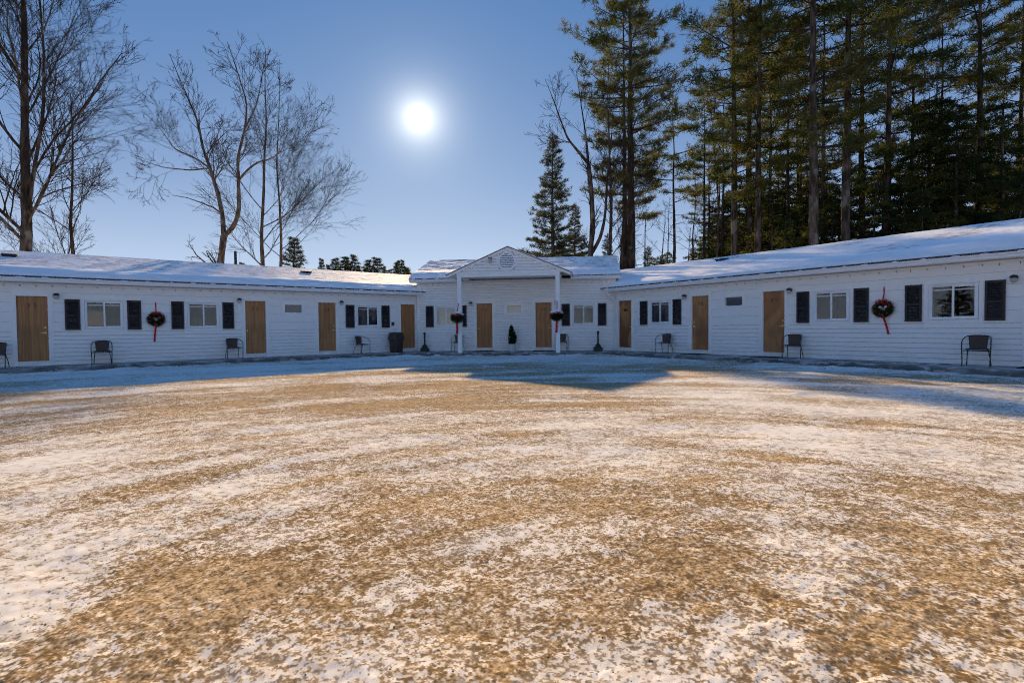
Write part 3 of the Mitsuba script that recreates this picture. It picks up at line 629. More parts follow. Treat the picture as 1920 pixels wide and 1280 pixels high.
# ------------------------------------------------------------------ things on the fronts
def jar_lamp(w, t, z, label):
    k = thing('wall_lamp', label, 'wall lamp', 'jar lamps beside the doors'); m = place(w, t, 0.0, z)
    v, f = lathe([(0, -0.005), (0.055, -0.005), (0.06, 0.0), (0.06, 0.02), (0.045, 0.035), (0, 0.036)], 18); v = np.c_[v[:, 0], -v[:, 2] - 0.012, v[:, 1]]
    mb = MB().add(v, f).tube([(0, -0.03, 0.01), (0, -0.09, 0.02), (0, -0.115, 0.02)], 0.016, 8)
    obj('bracket', mb, 'black_metal', k, smooth=40, to_world=m)
    v, f = lathe([(0, 0.065), (0.03, 0.063), (0.06, 0.048), (0.078, 0.022), (0.082, -0.008), (0.07, -0.012), (0.05, -0.005), (0, 0.0)], 20); v[:, 1] -= 0.115
    obj('cap', (v, f), 'black_metal', k, smooth=40, to_world=m)
    v, f = lathe([(0.052, -0.012), (0.06, -0.03), (0.062, -0.085), (0.05, -0.115), (0.02, -0.125), (0, -0.126)], 20); v[:, 1] -= 0.115
    obj('jar', (v, f), 'lamp_glass', k, smooth=True, to_world=m)
    v, f = lathe([(0, -0.1), (0.02, -0.09), (0.027, -0.065), (0.02, -0.035), (0.014, -0.012)], 12); v[:, 1] -= 0.115
    obj('bulb', (v, f), 'white_vinyl', k, smooth=True, to_world=m)
for w, t, z, s in (('L', -0.82, 2.44, 'black jar lamp by the leftmost oak door'), ('L', 4.45, 2.43, 'black jar lamp between a shutter and the second oak door of the left wing'), ('L', 8.41, 2.43, 'black jar lamp right of the third oak door of the left wing'),
                   ('C', -5.28, 2.42, 'black jar lamp left of the left porch door'), ('C', -1.32, 2.43, 'black jar lamp close behind the right porch post'),
                   ('R', -12.77, 2.42, 'black jar lamp above the turned chair nearest the porch on the right wing'), ('R', -8.74, 2.40, 'black jar lamp right of the widest seen oak door of the right wing'), ('R', -3.38, 2.36, 'black jar lamp at the far right end of the right wing')):
    jar_lamp(w, t, z, s)

def string_lights(w, t0, t1, z, step, label):
    k = thing('string_lights', label, 'string lights', 'unlit string lights under the eaves'); r = np.random.default_rng(int(t1 * 10) % 97)
    ts = np.arange(t0, t1, step); pts = []
    for a in ts: pts += [(a, -0.034, z + 0.045), (a + step / 2, -0.034, z + 0.03)]
    fobj(w, 'wire', MB().tube(pts, 0.004, 4), 'white_vinyl', k)
    v, f = lathe([(0.007, 0.045), (0.009, 0.03), (0.009, 0.018), (0.011, 0.008), (0.011, -0.006), (0.008, -0.015), (0, -0.018)], 8)
    for a in ts: fobj(w, 'bulb', (v + [a + r.uniform(-0.04, 0.04), -0.036 - r.uniform(0, 0.01), z + r.uniform(-0.008, 0.008)], f), 'outlet_grey', k, smooth=True)
string_lights('L', -5.0, 11.9, 2.71, 0.37, 'string of small unlit bulbs under the eave of the left wing')
string_lights('R', -16.2, -1.0, 2.70, 0.37, 'string of small unlit bulbs under the eave of the right wing')
string_lights('C', -7.7, -5.6, 3.30, 0.3, 'string of small unlit bulbs under the eave left of the porch')
string_lights('C', -0.9, 1.2, 3.30, 0.3, 'string of small unlit bulbs under the eave right of the porch')

# bistro chairs
def chair_parts():
    P = {}
    arm = [(-.255, -.215, 0), (-.262, -.205, .30), (-.268, -.20, .52), (-.268, -.17, .60), (-.262, -.08, .655), (-.245, .05, .70), (-.205, .17, .735), (-.12, .255, .75), (0, .28, .755)]
    arm = arm + [(-x, y, z) for x, y, z in arm[-2::-1]]
    def smooth_path(p, n):
        from scipy.interpolate import make_interp_spline
        p = np.array(p, float); s = np.r_[0, np.cumsum(np.linalg.norm(np.diff(p, axis=0), axis=1))]
        return make_interp_spline(s, p, k=2)(np.linspace(0, s[-1], n))
    P['frame'] = (tube(smooth_path(arm, 60), 0.0125, 8), 'black_metal')
    for s in (-1, 1): P['leg' if s < 0 else 'leg_001'] = (tube([(s * .17, .06, .41), (s * .19, .12, .40), (s * .215, .24, .2), (s * .23, .29, 0)], 0.0115, 8), 'black_metal')
    th = np.linspace(0, 2 * math.pi, 41)[:-1]; rx, ry = 0.225, 0.215
    ring = np.c_[np.sign(np.cos(th)) * np.abs(np.cos(th)) ** 0.75 * rx, np.sign(np.sin(th)) * np.abs(np.sin(th)) ** 0.75 * ry, np.full(40, .425)]
    P['seat_ring'] = (tube(ring, 0.011, 6, closed=True), 'black_metal')
    P['stretcher'] = ((MB().tube([(-.262, -.205, .385), (.262, -.205, .385)], 0.010, 6).tube([(-.262, -.205, .385), (-.2, .15, .385), (.2, .15, .385), (.262, -.205, .385)], 0.009, 6)).get(), 'black_metal')
    n = 9; g = np.linspace(0, 1, n); V = [ring.mean(0)] ; F = []
    for k in g[1:]:
        V += [(x * k, y * k, .432 - 0.012 * (1 - k * k)) for x, y, _ in ring * [0.97, 0.97, 1]]
    V = np.array(V); m = 40
    F = [[0, 1 + i, 1 + (i + 1) % m] for i in range(m)]
    for k in range(n - 2):
        a = 1 + k * m; b = a + m
        for i in range(m): F += [[a + i, b + i, b + (i + 1) % m], [a + i, b + (i + 1) % m, a + (i + 1) % m]]
    P['seat'] = ((V, np.array(F)), 'wicker')
    us, vs = np.linspace(-1, 1, 13), np.linspace(0, 1, 10); U, W_ = np.meshgrid(us, vs, indexing='ij')
    X = U * (0.155 + 0.03 * W_); Yb = 0.19 + 0.075 * W_ - 0.035 * U ** 2 * W_ - 0.02 * U ** 2; Zb = .42 + W_ * .325 - 0.012 * U ** 2
    idx = np.arange(X.size).reshape(X.shape); q = np.stack([idx[:-1, :-1], idx[1:, :-1], idx[1:, 1:], idx[:-1, 1:]], -1).reshape(-1, 4)
    v1 = np.stack([X, Yb - 0.008, Zb], -1).reshape(-1, 3); v2 = np.stack([X, Yb + 0.008, Zb], -1).reshape(-1, 3)
    P['backrest'] = ((np.vstack([v1, v2]), np.vstack([q, q[:, ::-1] + len(v1)])), 'wicker')
    e = lambda s: np.array([(s * (0.155 + 0.03 * k), 0.17 + 0.075 * k - 0.035 * k, .42 + .32 * k) for k in np.linspace(0, 1, 5)])
    P['back_rail'] = (tube(e(-1), 0.008, 6), 'black_metal'); P['back_rail_001'] = (tube(e(1), 0.008, 6), 'black_metal')
    return {k: mikit.ply(m, b, smooth=35) for k, (m, b) in P.items()}
CP = chair_parts()
def chair(w, t, o, rz, label):
    k = thing('bistro_chair', label, 'chair', 'bistro chairs along the motel walk'); m = place(w, t, o, WALKZ, rz)
    for n_, d in CP.items(): scene[f'{k}__{n_}'] = {**d, 'to_world': m}
chair('L', -2.22, 0.45, -8, 'brown wicker bistro chair cut by the left edge of the picture')
chair('L', 0.28, 0.42, -3, 'brown wicker bistro chair under the window nearest the left edge')
chair('L', 4.15, 0.45, 2, 'brown wicker bistro chair under the left wing window right of its wreath')
chair('L', 9.12, 0.48, 24, 'brown wicker bistro chair on the left wing walk nearest the litter bin')
chair('C', -5.82, 0.42, 0, 'wicker bistro chair half hidden by the left porch post')
chair('C', -1.08, 0.42, 4, 'wicker bistro chair half hidden by the right porch post')
chair('R', -13.42, 0.45, 12, 'turned wicker bistro chair on the right wing walk nearest the porch')
chair('R', -8.42, 0.48, 14, 'turned wicker bistro chair left of the right wing wreath')
chair('R', -3.95, 0.50, 7, 'brown wicker bistro chair under the rightmost window')

# litter bin
k = thing('litter_bin', 'dark brown square litter bin with a dome lid beside the plain oak door', 'litter bin'); m = place('L', 10.72, 0.5, WALKZ, 6)
def rsq(a, z, r=0.25, n=32):
    th = (np.arange(n) + 0.5) * 2 * math.pi / n; e = 0.45
    return np.c_[np.sign(np.cos(th)) * np.abs(np.cos(th)) ** e * a, np.sign(np.sin(th)) * np.abs(np.sin(th)) ** e * a, np.full(n, z)]
def loft(rings):
    n = len(rings[0]); v = np.vstack(rings + [rings[0].mean(0)[None], rings[-1].mean(0)[None]]); f = []
    for i in range(len(rings) - 1):
        for j in range(n): a, b = i * n + j, i * n + (j + 1) % n; f += [[a, b, b + n], [a, b + n, a + n]]
    c = len(rings) * n; f += [[c, (j + 1) % n, j] for j in range(n)] + [[c + 1, c - n + j, c - n + (j + 1) % n] for j in range(n)]
    return v, np.array(f)
obj('body', loft([rsq(0.225, 0), rsq(0.235, 0.02), rsq(0.265, 0.60), rsq(0.27, 0.62)]), 'bin_plastic', k, smooth=35, to_world=m)
obj('lid', loft([rsq(0.275, 0.58), rsq(0.305, 0.57), rsq(0.305, 0.64), rsq(0.275, 0.84), rsq(0.26, 0.88), rsq(0.15, 0.90), rsq(0.02, 0.905)]), 'bin_plastic', k, smooth=35, to_world=m)
obj('flap', MB().add([(-.19, -.293, .66), (.19, -.293, .66), (.18, -.279, .80), (-.18, -.279, .80), (-.19, -.301, .66), (.19, -.301, .66), (.18, -.287, .80), (-.18, -.287, .80)], [[4, 5, 6, 7], [0, 1, 5, 4], [1, 2, 6, 5], [2, 3, 7, 6], [3, 0, 4, 7]]), 'black_plastic', k, to_world=m)
for s in (-1, 1): obj('handle', MB().box(min(s * .30, s * .335), max(s * .30, s * .335), -0.09, 0.09, 0.54, 0.60), 'bin_plastic', k, to_world=m)

# smokers' posts
def ashtray(w, t, o, square, label):
    k = thing('ash_receptacle', label, 'ash receptacle', 'black smokers posts on the walk'); m = place(w, t, o, WALKZ, 0)
    if square: obj('base', MB().add(*loft([rsq(0.20, 0), rsq(0.20, 0.15), rsq(0.185, 0.17)])), 'black_plastic', k, smooth=35, to_world=m)
    else: obj('base', MB().add(*loft([rsq(0.185, 0), rsq(0.185, 0.13), rsq(0.15, 0.17)])), 'black_plastic', k, smooth=35, to_world=m)
    v, f = lathe([(0, 0.165), (0.125, 0.165), (0.13, 0.19), (0.12, 0.24), (0.09, 0.29), (0.05, 0.33), (0.04, 0.36), (0.036, 0.62), (0.042, 0.63), (0.042, 0.65), (0.036, 0.66), (0.036, 0.74), (0.05, 0.77), (0.056, 0.80), (0.056, 0.845), (0.045, 0.87), (0.02, 0.885), (0, 0.887)], 22)
    obj('stem', (v, f), 'black_plastic', k, smooth=35, to_world=m)
    v, f = lathe([(0.058, 0.80), (0.06, 0.803), (0.06, 0.812), (0.058, 0.815)], 22); obj('collar', (v, f), 'number_metal', k, smooth=35, to_world=m)
ashtray('C', -7.42, 0.32, False, 'black smokers post left of the porch, near the left corner')
ashtray('C', 0.50, 0.36, True, 'black smokers post right of the porch under the window')

# doormats
for w, t, s in (('C', -4.66, 'black doormat in front of the left porch door'), ('C', -1.93, 'black doormat in front of the right porch door'), ('R', -12.12, 'black doormat left of the bathroom window on the right wing walk'), ('R', -9.3, 'black doormat on the right wing walk beside the chair left of the wreath'), ('R', -2.75, 'black doormat at the right edge of the picture')):
    tag(obj('doormat', MB().add(*loft([np.array([(x, y, z) for x, y in ((-.46, -.3), (.46, -.3), (.46, .3), (-.46, .3))]) for z in (0.0, 0.012)] + [np.array([(x, y, .016) for x, y in ((-.44, -.28), (.44, -.28), (.44, .28), (-.44, .28))])])), 'mat_rubber', to_world=place(w, t, 0.36, WALKZ + 0.003)), s, 'doormat', 'doormats')

# needles for wreaths, balls and the potted conifer: small blades
def blades(p, d, L, wd, r):
    """a thin two-triangle blade at each point p along d"""
    n = len(p); s = np.cross(d, r.normal(size=(n, 3))); s /= np.linalg.norm(s, axis=1, keepdims=True) + 1e-9
    L = np.broadcast_to(L, (n,))[:, None]; s = s * wd / 2
    v = np.stack([p - s, p + s, p + d * L + s * 0.3, p + d * L - s * 0.3], 1).reshape(-1, 3); k = np.arange(n)[:, None] * 4
    return v, np.vstack([k + [0, 1, 2], k + [0, 2, 3]])
def unit(v): return v / (np.linalg.norm(v, axis=-1, keepdims=True) + 1e-9)
def ribbon(pts, wd, side=(1, 0, 0)):
    p = np.array(pts, float); s = np.array(side, float) * wd / 2; n = len(p); q = np.array([0, -0.004, 0])
    v = np.vstack([p - s, p + s, p - s + q, p + s + q]); f = []
    for i in range(n - 1): f += [[i, i + 1, n + i + 1], [i, n + i + 1, n + i], [2 * n + i, 3 * n + i + 1, 2 * n + i + 1], [2 * n + i, 3 * n + i, 3 * n + i + 1]]
    return v, np.array(f)
def blob(r, c, sc, j=0.2, sub=2, seed=0):
    s = trimesh.creation.icosphere(sub, 1.0); v = s.vertices; s.vertices = v * (1 + j * (meshkit.noise(v * 2.3 + seed) - 0.5)[:, None]) * np.array(sc) * r + np.array(c); return s
def bow(mb, c, s=1.0):
    for a, b in ((-1, 0.25), (1, 0.25), (-1, -0.12), (1, -0.1)):
        th = np.linspace(0, 2 * math.pi, 15); L = 0.14 * s
        p = np.c_[a * L * (0.5 - 0.5 * np.cos(th)), -0.02 - 0.025 * np.abs(np.sin(th / 2)), 0.05 * s * np.sin(th) + b * L * (0.5 - 0.5 * np.cos(th))] + c
        mb.add(*ribbon(p, 0.05 * s, (0.1, 0.9, 0.35)))
    mb.mesh(blob(0.035 * s, np.array(c) + [0, -0.04, 0], (1, .8, .8)))
def wreath(w, t, z, label, top, tail, lean, seed):
    k = thing('christmas_wreath', label, 'wreath', 'christmas wreaths on the walls'); m = place(w, t, 0.0, z); r = np.random.default_rng(seed)
    th = r.uniform(0, 2 * math.pi, 2600); ph = r.uniform(0, 2 * math.pi, 2600); R_, q = 0.165, 0.085
    c = np.c_[np.cos(th) * R_ * 1.06, np.full(2600, -0.085), np.sin(th) * R_ * 0.92]; o = np.c_[np.cos(th) * np.cos(ph), np.sin(ph), np.sin(th) * np.cos(ph)]
    p = c + o * q * r.uniform(0.2, 0.8, 2600)[:, None]; p[:, 1] = np.minimum(p[:, 1], -0.02); d = unit(o + 0.7 * r.normal(size=(2600, 3)) + np.c_[-np.sin(th), 0 * th, np.cos(th)] * 0.5)
    d[:, 1] = -np.abs(d[:, 1]) * 0.8; obj('greenery', blades(p, d, r.uniform(0.05, 0.10, 2600), 0.014, r), 'wreath_needles', k, to_world=m)
    mb = MB(); bow(mb, np.array([0.0, -0.15, 0.20])); bow(mb, np.array([0.17, -0.13, 0.12]), 0.55); obj('bow', mb, 'ribbon_red', k, to_world=m)
    mb = MB().add(*ribbon([(0, -0.02, top), (0.004, -0.03, (top + 0.2) / 2), (0, -0.14, 0.2)], 0.035))
    obj('hanging_ribbon', mb, 'ribbon_red', k, to_world=m)
    mb = MB().add(*ribbon([(0, -0.17, -0.15), (lean * 0.4, -0.12, -0.3), (lean * 0.8, -0.05, (tail - .4) / 2), (lean, -0.03, tail)], 0.055)); obj('ribbon_tail', mb, 'ribbon_red', k, to_world=m)
    for a in (0.4, 2.7, 3.5, 5.4, 4.4): obj('berry', blob(0.026, (math.cos(a) * 0.19, -0.165, math.sin(a) * 0.16), (1, 1, 1)), 'berry_red', k, smooth=True, to_world=m)
    for i, a in enumerate((0.2, 3.1)): obj('pine_cone', blob(0.04, (0.07 * math.cos(a) + 0.02, -0.15, 0.05 + 0.03 * math.sin(a)), (1, .8, .7), 0.6, 2, i), 'pine_cone' if seed == 1 else 'snow', k, smooth=True, to_world=m)
wreath('L', 1.80, 1.68, 'green christmas wreath with red bow on the left wing', 0.60, -0.78, -0.06, 1)
wreath('R', -6.11, 1.70, 'green christmas wreath with red bow on the right wing', 0.63, -0.72, 0.12, 2)
def kissing_ball(t, label, seed, zc):
    k = thing('hanging_basket', label, 'hanging basket', 'evergreen balls on the porch posts'); m = T(np.array(place('C', t, PO + 0.085 + 0.26, zc).matrix) @ np.diag([1.3, 1.3, 1.12, 1])); r = np.random.default_rng(seed)
    n = 2600; o = unit(r.normal(size=(n, 3))); p = o * r.uniform(0.05, 0.19, n)[:, None] * [1.05, 0.95, 0.95]; d = unit(o + 0.5 * r.normal(size=(n, 3)))
    obj('greenery', blades(p, d, r.uniform(0.05, 0.085, n), 0.016, r), 'wreath_needles', k, to_world=m)
    mb = MB()
    for i in range(44):
        a, e = r.uniform(0, 2 * math.pi), r.uniform(0.55, 1.5); c = 0.20 * np.array([math.cos(a) * math.cos(e), math.sin(a) * math.cos(e), math.sin(e)])
        mb.mesh(blob(r.uniform(0.035, 0.07), c, (1.1, 1.1, 0.55), 0.5, 1, i))
    obj('snow_cap', mb, 'snow', k, smooth=True, to_world=m)
    for i in range(9):
        a, e = -math.pi / 2 + r.uniform(-1.2, 1.2), r.uniform(0.1, 0.55); c = 0.225 * np.array([math.cos(a) * math.cos(e), math.sin(a) * math.cos(e), math.sin(e)])
        obj('berry', blob(0.022, c, (1, 1, 1)), 'berry_red', k, smooth=True, to_world=m)
    mb = MB(); bow(mb, np.array([0.06, -0.20, 0.10]), 0.7); obj('bow', mb, 'ribbon_red', k, to_world=m)
    obj('hanging_ribbon', MB().add(*ribbon([(0, 0.19, 0.55), (0, 0.12, 0.38), (0, 0.0, 0.2)], 0.028)), 'ribbon_red', k, to_world=m)
    obj('ribbon_tail', MB().add(*ribbon([(0, -0.02, -0.18), (-0.01, 0.03, -0.4), (-0.03, 0.08, -0.62)], 0.07)), 'ribbon_red', k, to_world=m)
kissing_ball(-5.40, 'snow capped evergreen ball with red ribbon on the left porch post', 5, 1.72)
kissing_ball(-1.20, 'snow capped evergreen ball with red ribbon on the right porch post', 6, 1.75)

k = thing('potted_conifer', 'small dark cone shaped conifer in a white pot between the porch doors', 'potted tree'); m = place('C', -3.32, 0.42, WALKZ); r = np.random.default_rng(3)
v, f = lathe([(0, 0), (0.135, 0), (0.145, 0.02), (0.17, 0.29), (0.178, 0.30), (0.178, 0.325), (0.16, 0.325), (0.155, 0.29), (0, 0.285)], 28); obj('pot', (v, f), 'pot_white', k, smooth=35, to_world=m)
n = 7000; hgt = r.uniform(0, 1, n) ** 1.25; th = r.uniform(0, 2 * math.pi, n); prof = 0.165 * np.interp(hgt, [0, .06, .25, .6, .85, 1], [.7, .95, 1, .72, .36, .05]); lump = 0.75 + 0.5 * meshkit.noise(np.c_[np.cos(th) * 2, np.sin(th) * 2, hgt * 8])
rad = prof * lump * r.uniform(0.5, 1, n) ** 0.5; p = np.c_[np.cos(th) * rad, np.sin(th) * rad, 0.32 + hgt * 0.80 ]; p[:, 0] += 0.03 * np.sin(hgt * 5)
d = unit(np.c_[np.cos(th), np.sin(th), 1.3 + 0 * th] + 0.6 * r.normal(size=(n, 3))); obj('foliage', blades(p, d, r.uniform(0.04, 0.08, n), 0.013, r), 'wreath_needles', k, to_world=m)
mb = MB()
for i in range(14):
    a, h_ = r.uniform(0, 6.28), r.uniform(0.15, 0.98); q = 0.165 * np.interp(h_, [0, .25, .6, .85, 1], [.8, 1, .72, .36, .05]); mb.mesh(blob(r.uniform(0.015, 0.032), (math.cos(a) * q, math.sin(a) * q, 0.34 + h_ * 0.8), (1.2, 1.2, 0.6), 0.4, 1, i))
obj('snow_clumps', mb, 'snow', k, smooth=True, to_world=m)
#TREES
# ------------------------------------------------------------------ trees
def along_poly(p, u):
    """points and tangents at the fractions u of the polyline p"""
    s = np.r_[0, np.cumsum(np.linalg.norm(np.diff(p, axis=0), axis=1))]; s /= s[-1]
    i = np.clip(np.searchsorted(s, u, 'right') - 1, 0, len(p) - 2); k = (u - s[i]) / (s[i + 1] - s[i] + 1e-9)
    return p[i] + (p[i + 1] - p[i]) * k[:, None], unit(p[i + 1] - p[i])
def perp(t, r):
    a = unit(np.cross(t, r.normal(size=3))); return a
def grow(start, d, L, n, r, wander, lift):
    """one wandering shoot of n pieces"""
    p = [np.array(start, float)]; d = unit(np.array(d, float))
    for k in range(n):
        d = unit(d + wander * r.normal(size=3) + np.array([0, 0, lift])); p.append(p[-1] + d * L / n)
    return np.array(p)
def bare_crown(stems, radii, spec, seed):
    """stems: polylines of the trunk and forks; spec: per level (count per metre, start, angle, length factor, wander, lift, pieces). Returns (limb mesh, twig mesh)"""
    r = np.random.default_rng(seed); par = [(p, ra[0], ra[1], np.linalg.norm(np.diff(p, axis=0), axis=1).sum()) for p, ra in zip(stems, radii)]
    limbs, twigs = MB(), MB(); lv = len(spec)
    for li, (per_m, st, ang, lf, wander, lift, pieces, rf) in enumerate(spec):
        nxt = []
        for p, ra, rb, L in par:
            if L < 0.25: continue
            c = max(2, int(round(per_m * L * r.uniform(0.8, 1.2)))); u = np.sort(r.uniform(st, 1.0, c)); u = u ** 0.9
            P, D = along_poly(p, u)
            for k in range(c):
                a = math.radians(r.uniform(*ang)); q = perp(D[k], r); d = D[k] * math.cos(a) + q * math.sin(a)
                rem = 1 - u[k]; l_ = lf(rem, L) * r.uniform(0.65, 1.25) if callable(lf) else L * lf * (0.35 + 0.9 * rem) * r.uniform(0.6, 1.3)
                rr_ = max((ra + (rb - ra) * u[k]) * rf * r.uniform(0.7, 1.0), 0.0085)
                s = grow(P[k], d, l_, pieces, r, wander, lift); re_ = max(rr_ * 0.30, 0.006)
                rad = np.linspace(rr_, re_, len(s))
                (limbs if li == 0 else twigs).tube(s, rad, 5 if li == 0 else 3)
                nxt.append((s, rr_, re_, l_))
        par = nxt
    return limbs, twigs
def px_line(pts, Y, r, wob=0.25):
    """a stem through points seen at the distance Y, with wandering depth"""
    s = Y / 987.5; p = np.array([((x - 960) * s, Y, (605 - y) * s + 1.27) for x, y in pts]); p[:, 1] += np.cumsum(r.normal(size=len(p))) * wob; return p
def bare_tree(stems, radii, spec, seed, label, cat='bare tree', group=None, bark='pale_bark', name='bare_tree'):
    k = thing(name, label, cat, group); mb = MB()
    for p, (a, b) in zip(stems, radii):
        n = 4 * len(p); q, _ = along_poly(p, np.linspace(0, 1, n)); q[1:-1] = (q[:-2] + 2 * q[1:-1] + q[2:]) / 4
        mb.tube(q, (b + (a - b) * (1 - np.linspace(0, 1, n)) ** 1.25) * (1 + 0.06 * np.random.default_rng(seed).normal(size=n)), 9)
    obj('trunk', mb, bark, k, smooth=True)
    l_, t_ = bare_crown(stems, radii, spec, seed)
    obj('limbs', l_, bark, k, smooth=True, kind='stuff'); obj('twigs', t_, 'twig', k, kind='stuff')
    return k
up_spec = lambda L1, dens=1.0: [(1.7 * dens, 0.16, (28, 58), lambda rem, L: L1 * (0.15 + 0.95 * min(1, rem * 1.3)), 0.07, 0.05, 9, 0.36), (3.0, 0.10, (20, 48), 0.48, 0.10, 0.05, 6, 0.6), (2.1, 0.1, (22, 50), 0.55, 0.12, 0.04, 4, 0.75), (0.5, 0.2, (22, 50), 0.75, 0.12, 0.03, 3, 0.9)]
R_ = np.random.default_rng(21)
def base(x, y): return np.array([x, y, 0.0])
def straight(px, Y, h, z0=0.0, lean=0.0, seed=0, n=9):
    r = np.random.default_rng(seed); x = (px - 960) / 987.5 * Y; t = np.linspace(0, 1, n); w = np.cumsum(r.normal(size=(n, 2)), 0) * 0.13 * h / 20; w[0] = 0
    return np.c_[x + lean * t * h + w[:, 0], Y + w[:, 1], z0 + t * h]
# left of the sun
st = [straight(48, 24, 25, seed=1), np.vstack([straight(48, 24, 25, seed=1)[2:3], straight(70, 24, 22, seed=2)[3:4], straight(95, 24, 22, seed=2)[4:]]), np.vstack([straight(48, 24, 25, seed=1)[4:5], straight(15, 24.5, 20, seed=3)[6:]])]
bare_tree(st, [(0.27, 0.04), (0.085, 0.015), (0.07, 0.012)], up_spec(6.5, 0.6), 31, 'largest bare tree, at the left edge behind the left wing', bark='bark')
st = [straight(143, 29, 14.5, lean=0.01, seed=4), np.vstack([straight(112, 29, 6, seed=5)[0:5], straight(150, 29, 10, seed=5)[6:7]])]
bare_tree(st, [(0.15, 0.02), (0.10, 0.02)], up_spec(5.2, 0.8), 32, 'slender bare tree second from the left behind the left wing', bark='bark')
r_ = np.random.default_rng(5)
trunkF = px_line([(417, 660), (419, 560), (420, 490), (428, 430)], 28, r_, 0.1); trunkF[0, 2] = 0
fk = trunkF[-1]
sL = px_line([(428, 430), (426, 390), (420, 350), (410, 308), (395, 270), (381, 219), (360, 168), (345, 122), (340, 100)], 28, r_, 0.2); sL += fk - sL[0]
sR = px_line([(428, 430), (446, 414), (463, 387), (463, 332), (467, 293), (484, 242), (490, 200), (478, 150), (458, 92)], 28, r_, 0.2); sR += fk - sR[0]
sB = px_line([(463, 318), (482, 300), (500, 285), (522, 278), (545, 268), (560, 235)], 28, r_, 0.2); sB += sR[3] - sB[0]
sC = px_line([(484, 242), (505, 205), (518, 180), (525, 140)], 28, r_, 0.25); sC += sR[5] - sC[0]
sD = px_line([(427, 392), (412, 380), (395, 373), (370, 364), (347, 361)], 28, r_, 0.2); sD += sL[1] - sD[0]
sE = px_line([(410, 308), (385, 290), (350, 275), (320, 235), (290, 205)], 28, r_, 0.2); sE += sL[3] - sE[0]
sG = px_line([(411, 312), (375, 315), (330, 312), (290, 298), (270, 290)], 28, r_, 0.2); sG += sL[3] - sG[0]
fspec = [(1.9, 0.22, (25, 60), lambda rem, L: 2.9 * (0.35 + 0.75 * rem), 0.12, 0.03, 7, 0.38), (3.2, 0.1, (22, 52), 0.52, 0.14, 0.03, 5, 0.62), (3.0, 0.1, (22, 55), 0.62, 0.17, 0.03, 4, 0.8), (1.1, 0.2, (22, 55), 0.7, 0.15, 0.02, 3, 0.9)]
kf = bare_tree([trunkF, sL, sR, sB, sC, sE, sG], [(0.19, 0.16), (0.125, 0.015), (0.125, 0.015), (0.065, 0.012), (0.05, 0.012), (0.05, 0.01), (0.045, 0.01)], [(p if i else (1.9, 0.22, (25, 60), lambda rem, L: 2.9 * (0.35 + 0.75 * rem) if L > 5 or L < 4.9 else 1.0, 0.12, 0.03, 7, 0.38)) for i, p in enumerate(fspec)], 33, 'bare tree whose pale trunk forks low into two crooked stems')
obj('dead_branch', MB().tube(sD, np.linspace(0.05, 0.015, 5), 5), 'pale_bark', kf)
st = [straight(519, 36, 20.5, seed=8), np.vstack([straight(520, 36, 20, seed=8)[1:2] + [0.12, 0, 0], straight(531, 36.3, 20, seed=9, lean=0.012)[2:]])]
bare_tree(st, [(0.19, 0.02), (0.12, 0.012)], up_spec(6.6, 0.85), 34, 'bare tree with two straight stems close together, left of the sun')
# right, in front of the pines
def low(px, Y): return [(px, 605 + 1.27 * 987.5 / Y)]
st0 = px_line(low(1104, 31) + [(1106, 475), (1112, 420), (1110, 360), (1104, 305)], 31, r_, 0.1); st1 = px_line([(1104, 305), (1085, 285), (1065, 262), (1050, 225), (1040, 190), (1025, 150)], 31, r_, 0.2); st1 += st0[-1] - st1[0]
st2 = px_line([(1104, 305), (1100, 250), (1092, 190), (1085, 130)], 31, r_, 0.2); st2 += st0[-1] - st2[0]; st3 = px_line([(1108, 475), (1128, 440), (1138, 400), (1142, 330), (1150, 260), (1155, 180)], 31, r_, 0.2); st3 += st0[1] - st3[0]
bare_tree([st0, st1, st2, st3], [(0.20, 0.13), (0.09, 0.012), (0.08, 0.012), (0.11, 0.015)], fspec, 35, 'leaning bare tree with a crooked trunk beside the tall white pine', bark='bark')
bare_tree([straight(1150, 32, 17, seed=10), straight(1160, 32.4, 18, seed=11, lean=0.015)], [(0.17, 0.02), (0.16, 0.02)], up_spec(4.2, 0.8), 36, 'pair of thin bare stems left of the white pine trunk', bark='bark')
forest_spec = [(1.2, 0.35, (30, 65), lambda rem, L: 3.2 * (0.2 + 0.9 * rem), 0.10, 0.06, 6, 0.4), (2.2, 0.12, (25, 55), 0.45, 0.12, 0.03, 5, 0.5), (2.8, 0.1, (25, 60), 0.5, 0.15, 0.02, 3, 0.6)]

